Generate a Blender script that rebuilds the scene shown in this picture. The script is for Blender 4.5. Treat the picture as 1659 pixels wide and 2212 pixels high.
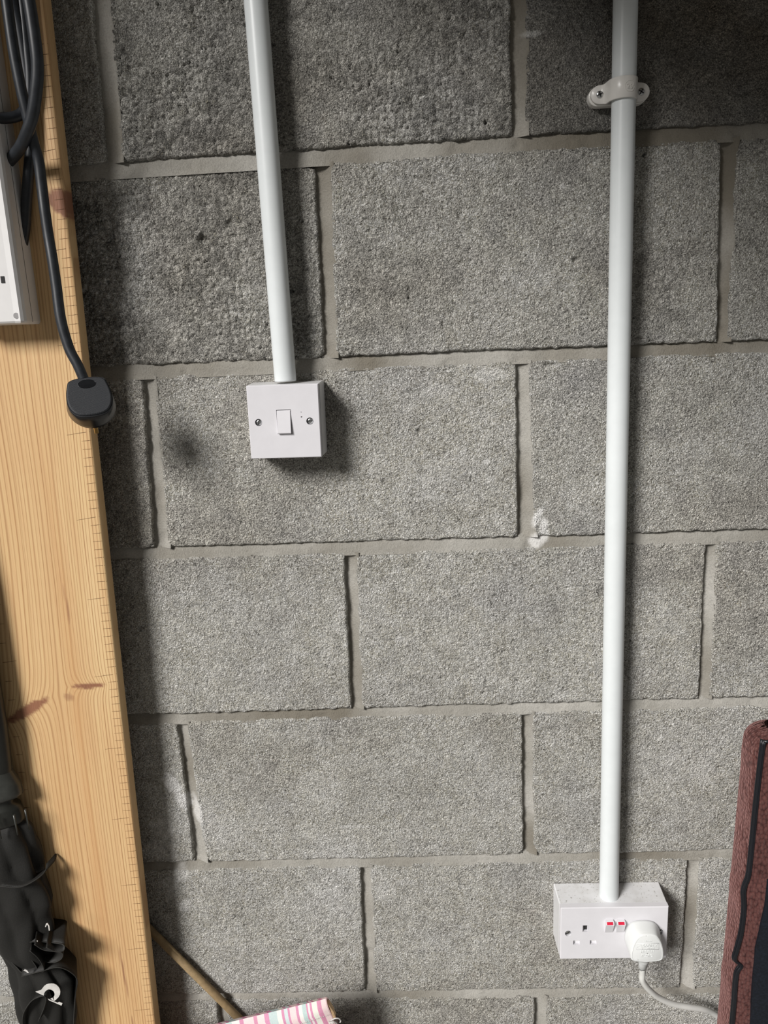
import bpy, bmesh, math, random
import numpy as np
from mathutils import Vector, Matrix

for o in list(bpy.data.objects):
    bpy.data.objects.remove(o)
scene = bpy.context.scene
COL = scene.collection
random.seed(4)

# ------------------------------------------------------------------ camera
CAM = (0.26938, -0.91916, -0.19359)
YAW, PITCH, ROLL, FPX = -0.045, -0.22801, -0.05147, 1660.0
cy, sy = math.cos(YAW), math.sin(YAW)
cp, sp = math.cos(PITCH), math.sin(PITCH)
fwd = Vector((sy * cp, cy * cp, sp))
rgt = Vector((cy, -sy, 0))
upv = rgt.cross(fwd)
r2 = math.cos(ROLL) * rgt + math.sin(ROLL) * upv
u2 = -math.sin(ROLL) * rgt + math.cos(ROLL) * upv
cd = bpy.data.cameras.new('camera')
cd.sensor_fit = 'VERTICAL'
cd.sensor_height = 24.0
cd.lens = 24.0 * FPX / 2212.0
cd.clip_start = 0.02
camo = bpy.data.objects.new('camera', cd)
COL.objects.link(camo)
camo.matrix_world = Matrix(((r2.x, u2.x, -fwd.x, CAM[0]), (r2.y, u2.y, -fwd.y, CAM[1]),
                            (r2.z, u2.z, -fwd.z, CAM[2]), (0, 0, 0, 1)))
scene.camera = camo

# ------------------------------------------------------------------ world, daylight, exposure
w = bpy.data.worlds.new('world')
scene.world = w
w.use_nodes = True
bgn = w.node_tree.nodes['Background']
bgn.inputs[0].default_value = (0.97, 0.96, 0.93, 1)
bgn.inputs[1].default_value = 0.135

# hazy daylight from high on the left, through the open garage doorway
ld = bpy.data.lights.new('daylight', 'SUN')
ld.energy = 4.3
ld.angle = math.radians(19)
ld.color = (1.0, 0.975, 0.95)
lo = bpy.data.objects.new('daylight', ld)
COL.objects.link(lo)
lo.rotation_euler = Vector((-.80, -1.0, .78)).to_track_quat('Z', 'Y').to_euler()
lo.location = (-2.4, -3.0, 2.2)

scene.cycles.max_bounces = 5
scene.cycles.diffuse_bounces = 3
scene.view_settings.view_transform = 'Standard'
scene.view_settings.look = 'None'
scene.view_settings.exposure = 0.04
scene.view_settings.gamma = 1.0
scene.view_settings.use_curve_mapping = False


# ------------------------------------------------------------------ noise (numpy)
def _hash(ix, iz, seed):
    h = (ix.astype(np.int64) * 374761393 + iz.astype(np.int64) * 668265263 + seed * 2147483647 + 12345) & 0xFFFFFFFF
    h = ((h ^ (h >> 13)) * 1274126177) & 0xFFFFFFFF
    h = ((h ^ (h >> 16)) * 2246822519) & 0xFFFFFFFF
    return ((h ^ (h >> 15)) & 0xFFFFFF) / float(0xFFFFFF)


def vnoise(x, z, seed=0):
    ix, iz = np.floor(x), np.floor(z)
    fx, fz = x - ix, z - iz
    fx = fx * fx * (3 - 2 * fx)
    fz = fz * fz * (3 - 2 * fz)
    a = _hash(ix, iz, seed); b = _hash(ix + 1, iz, seed)
    c = _hash(ix, iz + 1, seed); d = _hash(ix + 1, iz + 1, seed)
    return (a * (1 - fx) + b * fx) * (1 - fz) + (c * (1 - fx) + d * fx) * fz - 0.5


def fbm(x, z, f, octv=4, seed=0):
    r = np.zeros_like(x); a = 1.0
    for k in range(octv):
        r += a * vnoise(x * f, z * f, seed + k)
        f *= 2.03; a *= 0.5
    return r


def worley(x, z, cell, seed=0):
    X, Z = x / cell, z / cell
    ix, iz = np.floor(X), np.floor(Z)
    F1 = np.full(X.shape, 9.0); F2 = np.full(X.shape, 9.0); ID = np.zeros(X.shape)
    for dx in (-1, 0, 1):
        for dz in (-1, 0, 1):
            cx, cz = ix + dx, iz + dz
            px = cx + 0.1 + 0.8 * _hash(cx, cz, seed); pz = cz + 0.1 + 0.8 * _hash(cx, cz, seed + 7)
            rid = _hash(cx, cz, seed + 13)
            d = np.sqrt((X - px) ** 2 + (Z - pz) ** 2) * (0.8 + 0.5 * rid)
            near = d < F1
            F2 = np.where(near, F1, np.minimum(F2, d))
            ID = np.where(near, rid, ID)
            F1 = np.where(near, d, F1)
    return F1, F2, ID


# ------------------------------------------------------------------ mesh helpers
def link(o, parent=None):
    COL.objects.link(o)
    if parent is not None:
        o.parent = parent
    return o


def tag(o, label, cat, group=None, kind=None):
    if label: o['label'] = label
    if cat: o['category'] = cat
    if group: o['group'] = group
    if kind: o['kind'] = kind
    return o


def thing(name, label, cat, loc=(0, 0, 0), rot=(0, 0, 0), group=None):
    o = bpy.data.objects.new(name, None)
    o.empty_display_size = 0.02
    link(o)
    o.location = loc
    o.rotation_euler = rot
    return tag(o, label, cat, group)


def obj(name, me, mat, parent=None, smooth=False, loc=None):
    if isinstance(me, bmesh.types.BMesh):
        bm = me
        me = bpy.data.meshes.new(name)
        bm.normal_update()
        bm.to_mesh(me)
        bm.free()
    me.materials.append(mat)
    if smooth:
        me.polygons.foreach_set('use_smooth', [True] * len(me.polygons))
    o = bpy.data.objects.new(name, me)
    if loc is not None:
        o.location = loc
    return link(o, parent)


def grid_mesh(name, P, attrs=None, smooth=True, flip=False):
    """P: (n, m, 3) array -> quad mesh; attrs: dict of (n, m) float arrays"""
    n, m = P.shape[:2]
    me = bpy.data.meshes.new(name)
    me.vertices.add(n * m)
    me.vertices.foreach_set('co', P.reshape(-1).astype(np.float32))
    idx = np.arange(n * m).reshape(n, m)
    q = np.stack([idx[:-1, :-1], idx[1:, :-1], idx[1:, 1:], idx[:-1, 1:]], -1).reshape(-1, 4)
    if flip:
        q = q[:, ::-1]
    nf = len(q)
    me.loops.add(nf * 4)
    me.loops.foreach_set('vertex_index', q.reshape(-1).astype(np.int32))
    me.polygons.add(nf)
    me.polygons.foreach_set('loop_start', np.arange(0, nf * 4, 4, dtype=np.int32))
    me.polygons.foreach_set('loop_total', np.full(nf, 4, dtype=np.int32))
    me.polygons.foreach_set('use_smooth', np.full(nf, smooth))
    me.update()
    for k, a in (attrs or {}).items():
        at = me.attributes.new(k, 'FLOAT', 'POINT')
        at.data.foreach_set('value', a.reshape(-1).astype(np.float32))
    return me


def multi_grid(name, parts):
    """parts: list of (P, attrs) grids joined in one mesh"""
    V, Q, A, off = [], [], {}, 0
    for P, at in parts:
        n, m = P.shape[:2]
        idx = np.arange(n * m).reshape(n, m) + off
        Q.append(np.stack([idx[:-1, :-1], idx[1:, :-1], idx[1:, 1:], idx[:-1, 1:]], -1).reshape(-1, 4))
        V.append(P.reshape(-1, 3))
        for k, a in at.items():
            A.setdefault(k, []).append(a.reshape(-1))
        off += n * m
    V = np.concatenate(V); Q = np.concatenate(Q)
    me = bpy.data.meshes.new(name)
    me.vertices.add(len(V)); me.vertices.foreach_set('co', V.reshape(-1).astype(np.float32))
    nf = len(Q)
    me.loops.add(nf * 4); me.loops.foreach_set('vertex_index', Q.reshape(-1).astype(np.int32))
    me.polygons.add(nf)
    me.polygons.foreach_set('loop_start', np.arange(0, nf * 4, 4, dtype=np.int32))
    me.polygons.foreach_set('loop_total', np.full(nf, 4, dtype=np.int32))
    me.polygons.foreach_set('use_smooth', np.full(nf, True))
    me.update()
    for k, a in A.items():
        at = me.attributes.new(k, 'FLOAT', 'POINT')
        at.data.foreach_set('value', np.concatenate(a).astype(np.float32))
    return me


def box(bm, c, s, bev=0.0, seg=2, rot=None):
    m = Matrix.Translation(c)
    if rot is not None:
        m = m @ rot
    r = bmesh.ops.create_cube(bm, size=1.0, matrix=m @ Matrix.Diagonal((s[0], s[1], s[2], 1)))
    if bev > 0:
        es = set(e for v in r['verts'] for e in v.link_edges)
        bmesh.ops.bevel(bm, geom=list(es), offset=bev, segments=seg, affect='EDGES', profile=0.5)
    return bm


def catmull(pts, n=8):
    P = [np.array(p, float) for p in pts]
    P = [2 * P[0] - P[1]] + P + [2 * P[-1] - P[-2]]
    out = []
    for i in range(1, len(P) - 2):
        for k in range(n):
            t = k / n
            a, b, c, d = P[i - 1], P[i], P[i + 1], P[i + 2]
            out.append(0.5 * ((2 * b) + (c - a) * t + (2 * a - 5 * b + 4 * c - d) * t * t + (3 * b - a - 3 * c + d) * t ** 3))
    out.append(P[-2])
    return out


def tube(bm, pts, r, seg=16, cap=True, flat=1.0):
    """tube along pts; r number or list; flat squashes across"""
    pts = [Vector(p) for p in pts]
    n = len(pts)
    rs = r if hasattr(r, '__len__') else [r] * n
    t0 = (pts[1] - pts[0]).normalized()
    a = Vector((0, 1, 0)) if abs(t0.y) < 0.9 else Vector((1, 0, 0))
    u = (a - t0 * a.dot(t0)).normalized()
    rings = []
    for i in range(n):
        t = (pts[min(i + 1, n - 1)] - pts[max(i - 1, 0)]).normalized()
        u = (u - t * u.dot(t)).normalized()
        v = t.cross(u)
        rings.append([bm.verts.new(pts[i] + (u * math.cos(2 * math.pi * k / seg) + v * math.sin(2 * math.pi * k / seg) * flat) * rs[i])
                      for k in range(seg)])
    for i in range(n - 1):
        for k in range(seg):
            f = bm.faces.new((rings[i][k], rings[i][(k + 1) % seg], rings[i + 1][(k + 1) % seg], rings[i + 1][k]))
            f.smooth = True
    if cap:
        bm.faces.new(rings[0][::-1]); bm.faces.new(rings[-1])
    return bm


def loft(bm, rings, cap0=True, cap1=True, smooth=False):
    """rings: list of lists of points (same count)"""
    R = [[bm.verts.new(p) for p in ring] for ring in rings]
    n = len(R[0])
    for i in range(len(R) - 1):
        for k in range(n):
            f = bm.faces.new((R[i][k], R[i][(k + 1) % n], R[i + 1][(k + 1) % n], R[i + 1][k]))
            f.smooth = smooth
    if cap0: bm.faces.new(R[0][::-1])
    if cap1: bm.faces.new(R[-1])
    return bm


def plate(bm, outer, holes, yf, yb, cham=0.0008, depth=0.006):
    """wall plate facing -y: front face with pockets (x, z outlines), chamfered rim, sides back to yb"""
    edges = []

    def loop(pts, y):
        vs = [bm.verts.new((p[0], y, p[1])) for p in pts]
        return vs, [bm.edges.new((vs[i], vs[(i + 1) % len(vs)])) for i in range(len(vs))]
    cx = sum(p[0] for p in outer) / len(outer); cz = sum(p[1] for p in outer) / len(outer)
    inner = [(p[0] - math.copysign(cham, p[0] - cx), p[1] - math.copysign(cham, p[1] - cz)) for p in outer]
    ov, oe = loop(inner, yf)
    edges += oe
    hv = []
    for h in holes:
        v, e = loop(h, yf)
        edges += e; hv.append(v)
    bmesh.ops.triangle_fill(bm, edges=edges, use_beauty=True, use_dissolve=False)
    rv = [bm.verts.new((p[0], yf + cham, p[1])) for p in outer]
    bv = [bm.verts.new((p[0], yb, p[1])) for p in outer]
    n = len(outer)
    for i in range(n):
        j = (i + 1) % n
        bm.faces.new((ov[i], ov[j], rv[j], rv[i])); bm.faces.new((rv[i], rv[j], bv[j], bv[i]))
    bm.faces.new(bv)
    for v in hv:
        b = [bm.verts.new((q.co.x, yf + depth, q.co.z)) for q in v]
        m = len(v)
        for i in range(m):
            j = (i + 1) % m
            bm.faces.new((v[i], b[i], b[j], v[j]))
        bm.faces.new(b)
    bmesh.ops.recalc_face_normals(bm, faces=bm.faces)
    return bm


def rect(cx, cz, w, h):
    return [(cx - w / 2, cz - h / 2), (cx + w / 2, cz - h / 2), (cx + w / 2, cz + h / 2), (cx - w / 2, cz + h / 2)]


def circ(cx, cz, r, n=20):
    return [(cx + r * math.cos(2 * math.pi * k / n), cz + r * math.sin(2 * math.pi * k / n)) for k in range(n)]


def text_mesh(txt, size, extrude):
    c = bpy.data.curves.new('lettering', 'FONT')
    c.body = txt; c.size = size; c.extrude = extrude
    c.align_x = 'CENTER'; c.align_y = 'CENTER'
    c.resolution_u = 3
    o = bpy.data.objects.new('tmp', c)
    COL.objects.link(o)
    dg = bpy.context.evaluated_depsgraph_get()
    me = bpy.data.meshes.new_from_object(o.evaluated_get(dg))
    bpy.data.objects.remove(o)
    return me


# ------------------------------------------------------------------ materials
class NT:
    def __init__(s, name, rough=0.5, spec=0.5, color=None):
        s.m = bpy.data.materials.new(name); s.m.use_nodes = True
        s.t = s.m.node_tree; s.b = s.t.nodes['Principled BSDF']
        s.b.inputs['Roughness'].default_value = rough
        s.b.inputs['Specular IOR Level'].default_value = spec
        if color: s.b.inputs['Base Color'].default_value = (*color, 1)

    def n(s, typ, ins=None, **kw):
        nd = s.t.nodes.new(typ)
        for k, v in kw.items(): setattr(nd, k, v)
        for k, v in (ins or {}).items():
            if hasattr(v, 'is_linked') or isinstance(v, bpy.types.NodeSocket): s.t.links.new(v, nd.inputs[k])
            else: nd.inputs[k].default_value = v
        return nd

    def geo(s): return s.n('ShaderNodeTexCoord').outputs['Object']
    def attr(s, name): return s.n('ShaderNodeAttribute', attribute_name=name).outputs['Fac']

    def math(s, op, a, b=None, clamp=False):
        nd = s.n('ShaderNodeMath', operation=op, use_clamp=clamp)
        for i, v in enumerate((a, b)):
            if v is None: continue
            if isinstance(v, bpy.types.NodeSocket): s.t.links.new(v, nd.inputs[i])
            else: nd.inputs[i].default_value = v
        return nd.outputs[0]

    def ramp(s, fac, stops, interp='LINEAR'):
        nd = s.n('ShaderNodeValToRGB'); s.t.links.new(fac, nd.inputs[0])
        cr = nd.color_ramp; cr.interpolation = interp
        while len(cr.elements) < len(stops): cr.elements.new(0.5)
        for e, (p, c) in zip(cr.elements, stops):
            e.position = p; e.color = (*c, 1) if len(c) == 3 else c
        return nd.outputs[0]

    def mix(s, fac, a, b, mode='MIX'):
        nd = s.n('ShaderNodeMix', data_type='RGBA', blend_type=mode)
        for i, v in ((0, fac), (6, a), (7, b)):
            if isinstance(v, bpy.types.NodeSocket): s.t.links.new(v, nd.inputs[i])
            elif i == 0: nd.inputs[0].default_value = v
            else: nd.inputs[i].default_value = (*v, 1)
        return nd.outputs[2]

    def noise(s, vec, scale, detail=3, rough=0.5):
        return s.n('ShaderNodeTexNoise', {'Vector': vec, 'Scale': scale, 'Detail': detail, 'Roughness': rough}).outputs['Fac']

    def bump(s, h, dist, strength=1.0, prev=None):
        nd = s.n('ShaderNodeBump', {'Height': h, 'Distance': dist, 'Strength': strength})
        if prev is not None: s.t.links.new(prev, nd.inputs['Normal'])
        return nd.outputs['Normal']

    def out(s, color=None, normal=None, rough=None):
        if color is not None: s.t.links.new(color, s.b.inputs['Base Color'])
        if normal is not None: s.t.links.new(normal, s.b.inputs['Normal'])
        if rough is not None: s.t.links.new(rough, s.b.inputs['Roughness'])
        return s.m


def concrete_mat():
    m = NT('dense_concrete_block', 0.95, 0.15)
    v = m.geo()
    patch = m.noise(v, 5.0, 4, 0.6)
    med = m.noise(v, 45.0, 4, 0.65)
    fine = m.noise(v, 600.0, 2, 0.7)
    base = m.ramp(patch, [(0.3, (0.55, 0.54, 0.525)), (0.5, (0.62, 0.605, 0.56)), (0.7, (0.70, 0.69, 0.665))])
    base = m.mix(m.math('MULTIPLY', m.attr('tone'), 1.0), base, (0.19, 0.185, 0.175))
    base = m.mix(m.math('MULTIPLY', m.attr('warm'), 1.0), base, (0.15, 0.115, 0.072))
    base = m.mix(0.55, base, m.ramp(med, [(0.3, (0.32, 0.32, 0.32)), (0.7, (0.72, 0.72, 0.70))]), 'OVERLAY')
    base = m.mix(0.75, base, m.ramp(fine, [(0.32, (0.12, 0.12, 0.12)), (0.5, (0.5, 0.5, 0.5)), (0.68, (0.83, 0.83, 0.82))]), 'OVERLAY')
    # grit: stone grains, with cavity shade painted into the pits between
    vo = m.n('ShaderNodeTexVoronoi', {'Vector': v, 'Scale': 420.0, 'Randomness': 1.0}, feature='F1', distance='EUCLIDEAN')
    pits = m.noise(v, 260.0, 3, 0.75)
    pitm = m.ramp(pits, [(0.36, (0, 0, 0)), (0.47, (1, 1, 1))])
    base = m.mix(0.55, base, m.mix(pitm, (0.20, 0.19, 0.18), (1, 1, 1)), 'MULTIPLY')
    # stones with gaps between them: millimetre grit everywhere, larger gravel on the open-textured blocks
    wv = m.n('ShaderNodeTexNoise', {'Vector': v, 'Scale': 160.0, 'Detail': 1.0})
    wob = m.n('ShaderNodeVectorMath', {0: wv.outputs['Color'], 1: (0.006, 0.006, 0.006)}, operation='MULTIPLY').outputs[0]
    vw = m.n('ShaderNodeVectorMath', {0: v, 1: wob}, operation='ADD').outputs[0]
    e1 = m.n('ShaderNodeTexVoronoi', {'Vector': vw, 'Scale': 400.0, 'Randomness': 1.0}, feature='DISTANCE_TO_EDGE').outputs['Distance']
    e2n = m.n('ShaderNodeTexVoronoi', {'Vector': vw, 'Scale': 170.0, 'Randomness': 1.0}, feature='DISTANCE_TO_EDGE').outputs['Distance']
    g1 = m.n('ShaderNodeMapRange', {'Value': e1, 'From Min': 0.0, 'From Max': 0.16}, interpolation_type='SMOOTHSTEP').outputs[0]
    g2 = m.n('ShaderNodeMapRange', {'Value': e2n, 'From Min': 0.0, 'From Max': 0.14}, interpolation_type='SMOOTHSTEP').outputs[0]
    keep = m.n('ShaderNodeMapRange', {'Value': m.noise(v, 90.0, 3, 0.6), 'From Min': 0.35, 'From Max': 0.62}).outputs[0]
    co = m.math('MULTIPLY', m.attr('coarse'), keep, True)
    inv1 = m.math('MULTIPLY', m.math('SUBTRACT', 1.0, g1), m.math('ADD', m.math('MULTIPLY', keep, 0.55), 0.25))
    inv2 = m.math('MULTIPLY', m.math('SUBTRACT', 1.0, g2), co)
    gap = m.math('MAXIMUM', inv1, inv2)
    base = m.mix(m.math('MULTIPLY', gap, 0.50), base, (0.085, 0.080, 0.072))  # shade of the unlit gaps painted into the colour
    pb_ = m.n('ShaderNodeCombineXYZ', {'X': m.attr('peb'), 'Y': m.attr('peb'), 'Z': m.attr('peb')}).outputs[0]
    base = m.mix(0.75, base, pb_, 'OVERLAY')
    base = m.mix(m.attr('stain'), base, m.mix(fine, (0.80, 0.79, 0.76), (0.95, 0.94, 0.92)))
    h = m.math('ADD', m.math('MULTIPLY', pits, 1.5), m.math('MULTIPLY', vo.outputs['Distance'], -0.5))
    streak = m.noise(m.n('ShaderNodeMapping', {'Vector': v, 'Scale': (800, 300, 45)}).outputs[0], 1.0, 3, 0.6)
    H = m.math('ADD', m.math('MULTIPLY', h, 0.0028), m.math('MULTIPLY', gap, -0.0014))
    H = m.math('ADD', H, m.math('MULTIPLY', fine, 0.0015))
    H = m.math('ADD', H, m.math('MULTIPLY', streak, 0.0006))
    nrm = m.bump(H, 1.0, 1.0)
    return m.out(base, nrm)


def mortar_mat():
    m = NT('sand_cement_mortar', 0.95, 0.15)
    v = m.geo()
    p = m.noise(v, 14.0, 4, 0.6)
    f = m.noise(v, 500.0, 4, 0.7)
    base = m.ramp(p, [(0.3, (0.33, 0.316, 0.282)), (0.7, (0.44, 0.425, 0.39))])
    base = m.mix(0.4, base, m.ramp(f, [(0.3, (0.3, 0.3, 0.3)), (0.7, (0.7, 0.7, 0.7))]), 'OVERLAY')
    base = m.mix(m.attr('warm'), base, (0.16, 0.14, 0.105))
    base = m.mix(m.math('MULTIPLY', m.attr('stain'), m.math('ADD', f, 0.25), True), base, (0.75, 0.74, 0.72))
    return m.out(base, m.bump(f, 0.0013, 1.0))


def pine_mat(front=True):
    m = NT('planed_pine', 0.5, 0.35)
    v = m.geo()
    gu = m.attr('gu')
    st = m.n('ShaderNodeMapping', {'Vector': v, 'Scale': (700, 700, 9)}).outputs[0]
    fib = m.noise(st, 1.0, 3, 0.6)
    # uneven ring widths: 1D noise of the grain coordinate
    gv = m.n('ShaderNodeCombineXYZ', {'X': gu}).outputs[0]
    jit = m.noise(gv, 0.45, 3, 0.6)
    s = m.math('FRACT', m.math('ADD', gu, m.math('MULTIPLY', jit, 2.2)))
    line = m.ramp(s, [(0.0, (0.25, 0.25, 0.25)), (0.12, (0, 0, 0)), (0.62, (0.05, 0.05, 0.05)), (0.84, (1, 1, 1)), (0.95, (1, 1, 1)), (1.0, (0.25, 0.25, 0.25))])
    lstr = m.ramp(m.noise(gv, 0.9, 1, 0.5), [(0.3, (0.35, 0.35, 0.35)), (0.7, (1, 1, 1))])
    line = m.mix(1.0, line, lstr, 'MULTIPLY')
    broad = m.noise(m.n('ShaderNodeMapping', {'Vector': v, 'Scale': (30, 30, 2.2)}).outputs[0], 1.0, 3, 0.5)
    base = m.ramp(broad, [(0.3, (0.66, 0.41, 0.19)), (0.55, (0.73, 0.49, 0.24)), (0.75, (0.79, 0.56, 0.29))])
    base = m.mix(m.math('MULTIPLY', line, 0.85), base, (0.36, 0.165, 0.055))
    base = m.mix(m.attr('heart'), base, (0.60, 0.32, 0.13))
    base = m.mix(0.30, base, m.ramp(fib, [(0.3, (0.35, 0.35, 0.35)), (0.7, (0.65, 0.65, 0.65))]), 'OVERLAY')
    kn = m.attr('knot')
    kc = m.mix(fib, (0.20, 0.075, 0.035), (0.36, 0.15, 0.075))
    base = m.mix(kn, base, kc)
    base = m.mix(m.attr('grey'), base, (0.38, 0.31, 0.25))
    return m.out(base, m.bump(m.math('ADD', line, fib), 0.00025, 0.5))


def plastic(name, col, rough=0.35, spec=0.5, bumpy=0.0, scale=900, dust=None):
    m = NT(name, rough, spec, col)
    v = m.geo()
    f = m.noise(v, 60, 3, 0.6)
    c = m.mix(0.12, col, m.ramp(f, [(0.35, tuple(x * 0.8 for x in col)), (0.65, tuple(min(1, x * 1.08) for x in col))]))
    if dust:
        nz = m.n('ShaderNodeSeparateXYZ', {0: m.n('ShaderNodeTexCoord').outputs['Normal']}).outputs[2]
        up = m.math('GREATER_THAN', nz, 0.8)
        d = m.noise(v, 260, 4, 0.75)
        spk = m.ramp(d, [(0.60, (0, 0, 0)), (0.66, (1, 1, 1))])
        c = m.mix(m.math('MULTIPLY', up, m.math('MULTIPLY', spk, 0.8)), c, (0.17, 0.145, 0.11))
        film = m.ramp(m.noise(v, 50, 4, 0.6), [(0.45, (0, 0, 0)), (0.7, (1, 1, 1))])
        c = m.mix(m.math('MULTIPLY', up, m.math('MULTIPLY', film, 0.35)), c, (0.45, 0.43, 0.40))
    nb = m.bump(m.noise(v, scale, 2, 0.5), 0.0003, bumpy) if bumpy else None
    return m.out(c, nb)


def knit_mat():
    m = NT('maroon_knit', 1.0, 0.1)
    v = m.geo()
    rib = m.n('ShaderNodeTexWave', {'Vector': v, 'Scale': 62.0, 'Distortion': 3.0, 'Detail': 2.0, 'Detail Scale': 2.5}, wave_type='BANDS', bands_direction='X').outputs['Fac']
    mp = m.n('ShaderNodeMapping', {'Vector': v, 'Scale': (300, 300, 190)}).outputs[0]
    st = m.n('ShaderNodeTexVoronoi', {'Vector': mp, 'Scale': 1.0, 'Randomness': 0.75}).outputs['Distance']
    fz = m.noise(v, 900, 3, 0.7)
    wear = m.noise(v, 18, 4, 0.6)
    c = m.ramp(st, [(0.15, (0.118, 0.052, 0.045)), (0.55, (0.082, 0.033, 0.030)), (0.8, (0.034, 0.013, 0.012))])
    c = m.mix(0.5, c, m.ramp(fz, [(0.3, (0.3, 0.3, 0.3)), (0.7, (0.72, 0.70, 0.70))]), 'OVERLAY')
    c = m.mix(0.5, c, m.ramp(wear, [(0.35, (0.36, 0.36, 0.36)), (0.65, (0.62, 0.62, 0.62))]), 'OVERLAY')
    h = m.math('ADD', m.math('MULTIPLY', st, -1.0), m.math('MULTIPLY', rib, 0.35))
    m.b.inputs['Sheen Weight'].default_value = 0.35
    m.b.inputs['Sheen Roughness'].default_value = 0.5
    m.b.inputs['Sheen Tint'].default_value = (0.8, 0.45, 0.42, 1)
    return m.out(c, m.bump(fz, 0.0006, 0.6, m.bump(h, 0.0016, 0.9)))


def stripe_mat():
    m = NT('striped_cotton', 0.9, 0.15)
    u = m.attr('stripe')
    cr = [(0.0, (0.74, 0.50, 0.54)), (0.06, (0.80, 0.70, 0.68)), (0.15, (0.60, 0.27, 0.39)), (0.17, (0.80, 0.74, 0.72)), (0.20, (0.60, 0.27, 0.39)),
          (0.225, (0.50, 0.60, 0.58)), (0.27, (0.78, 0.72, 0.70)), (0.33, (0.62, 0.28, 0.41)), (0.36, (0.78, 0.64, 0.64)), (0.44, (0.64, 0.30, 0.42)),
          (0.465, (0.79, 0.66, 0.65)), (0.52, (0.65, 0.30, 0.44)), (0.555, (0.52, 0.62, 0.61)), (0.62, (0.80, 0.76, 0.70)), (0.655, (0.62, 0.28, 0.41)),
          (0.672, (0.58, 0.66, 0.66)), (0.70, (0.62, 0.28, 0.41)), (0.715, (0.78, 0.62, 0.62)), (0.765, (0.62, 0.28, 0.41)), (0.785, (0.80, 0.75, 0.72)),
          (0.81, (0.48, 0.60, 0.58)), (0.84, (0.64, 0.30, 0.42)), (0.855, (0.80, 0.70, 0.70)), (0.87, (0.62, 0.28, 0.41)), (0.885, (0.74, 0.74, 0.66)),
          (0.925, (0.63, 0.28, 0.40)), (0.955, (0.80, 0.64, 0.63)), (0.99, (0.60, 0.42, 0.42))]
    c = m.ramp(u, cr, 'CONSTANT')
    v = m.geo()
    wv = m.noise(m.n('ShaderNodeMapping', {'Vector': v, 'Scale': (900, 900, 900)}).outputs[0], 1.0, 2, 0.6)
    c = m.mix(0.35, c, m.ramp(wv, [(0.3, (0.38, 0.38, 0.38)), (0.7, (0.66, 0.66, 0.66))]), 'OVERLAY')
    return m.out(c, m.bump(wv, 0.0004, 0.5))


def plain(name, col, rough=0.6, spec=0.4, metal=0.0, nscale=0, var=0.2, bdist=0.0):
    m = NT(name, rough, spec, col)
    m.b.inputs['Metallic'].default_value = metal
    v = m.geo()
    f = m.noise(v, nscale or 80, 4, 0.6)
    c = m.ramp(f, [(0.3, tuple(x * (1 - var) for x in col)), (0.7, tuple(min(1, x * (1 + var)) for x in col))])
    return m.out(c, m.bump(f, bdist, 0.7) if bdist else None)


M = dict(
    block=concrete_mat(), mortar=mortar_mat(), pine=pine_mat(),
    plate=plastic('white_plate_plastic', (0.70, 0.69, 0.715), 0.28),
    patt=plastic('white_back_box_plastic', (0.74, 0.74, 0.75), 0.35, dust=True),
    conduit=plastic('white_pvc_conduit', (0.71, 0.745, 0.75), 0.33),
    clip=plastic('white_pvc_clip', (0.76, 0.74, 0.70), 0.3),
    wplug=plastic('white_moulded_plug', (0.73, 0.745, 0.735), 0.38),
    wcable=plastic('white_cable_sheath', (0.66, 0.66, 0.63), 0.4),
    red=plain('red_indicator', (0.62, 0.015, 0.05), 0.4),
    steel=plain('zinc_screw_steel', (0.55, 0.56, 0.56), 0.32, 0.5, 1.0, 300, 0.15),
    brass=plain('brass', (0.75, 0.55, 0.24), 0.3, 0.5, 1.0),
    rubber=plain('black_rubber_cable', (0.020, 0.023, 0.028), 0.42, 0.5, 0, 120, 0.3),
    black=plain('black_gloss_plastic', (0.010, 0.011, 0.013), 0.22, 0.5),
    lead=plastic('grey_white_housing', (0.74, 0.73, 0.72), 0.35),
    dark=plain('dark_slot', (0.02, 0.02, 0.02), 0.7),
    mark=plain('burnt_ruler_mark', (0.11, 0.05, 0.018), 0.8),
    umbrella=plain('black_nylon', (0.014, 0.0135, 0.012), 0.62, 0.35, 0, 700, 0.2, 0.0003),
    hem=plain('black_nylon_hem', (0.028, 0.027, 0.024), 0.7, 0.3),
    uplast=plain('dull_black_plastic', (0.018, 0.019, 0.016), 0.35, 0.5),
    ucup=plain('smoky_grey_plastic', (0.045, 0.047, 0.042), 0.3, 0.5),
    print=plain('white_screen_print', (0.62, 0.60, 0.57), 0.7),
    knit=knit_mat(), stripe=stripe_mat(),
    piping=plain('black_vinyl_piping', (0.006, 0.007, 0.010), 0.35, 0.5),
    vinyl=plain('black_fabric_panel', (0.006, 0.008, 0.013), 0.7, 0.3, 0, 300, 0.5, 0.0004),
    dowel=plain('weathered_wood', (0.30, 0.215, 0.115), 0.6, 0.3, 0, 150, 0.2, 0.0002),
    batten=plain('bare_softwood', (0.62, 0.42, 0.24), 0.6),
    floor=plain('concrete_floor', (0.30, 0.29, 0.27), 0.9, 0.2, 0, 30, 0.15, 0.001),
    plaster=plain('painted_wall', (0.42, 0.40, 0.37), 0.9, 0.2, 0, 20, 0.08),
    ceilm=plain('ceiling_board', (0.26, 0.22, 0.17), 0.9, 0.2, 0, 12, 0.1),
)

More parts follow.
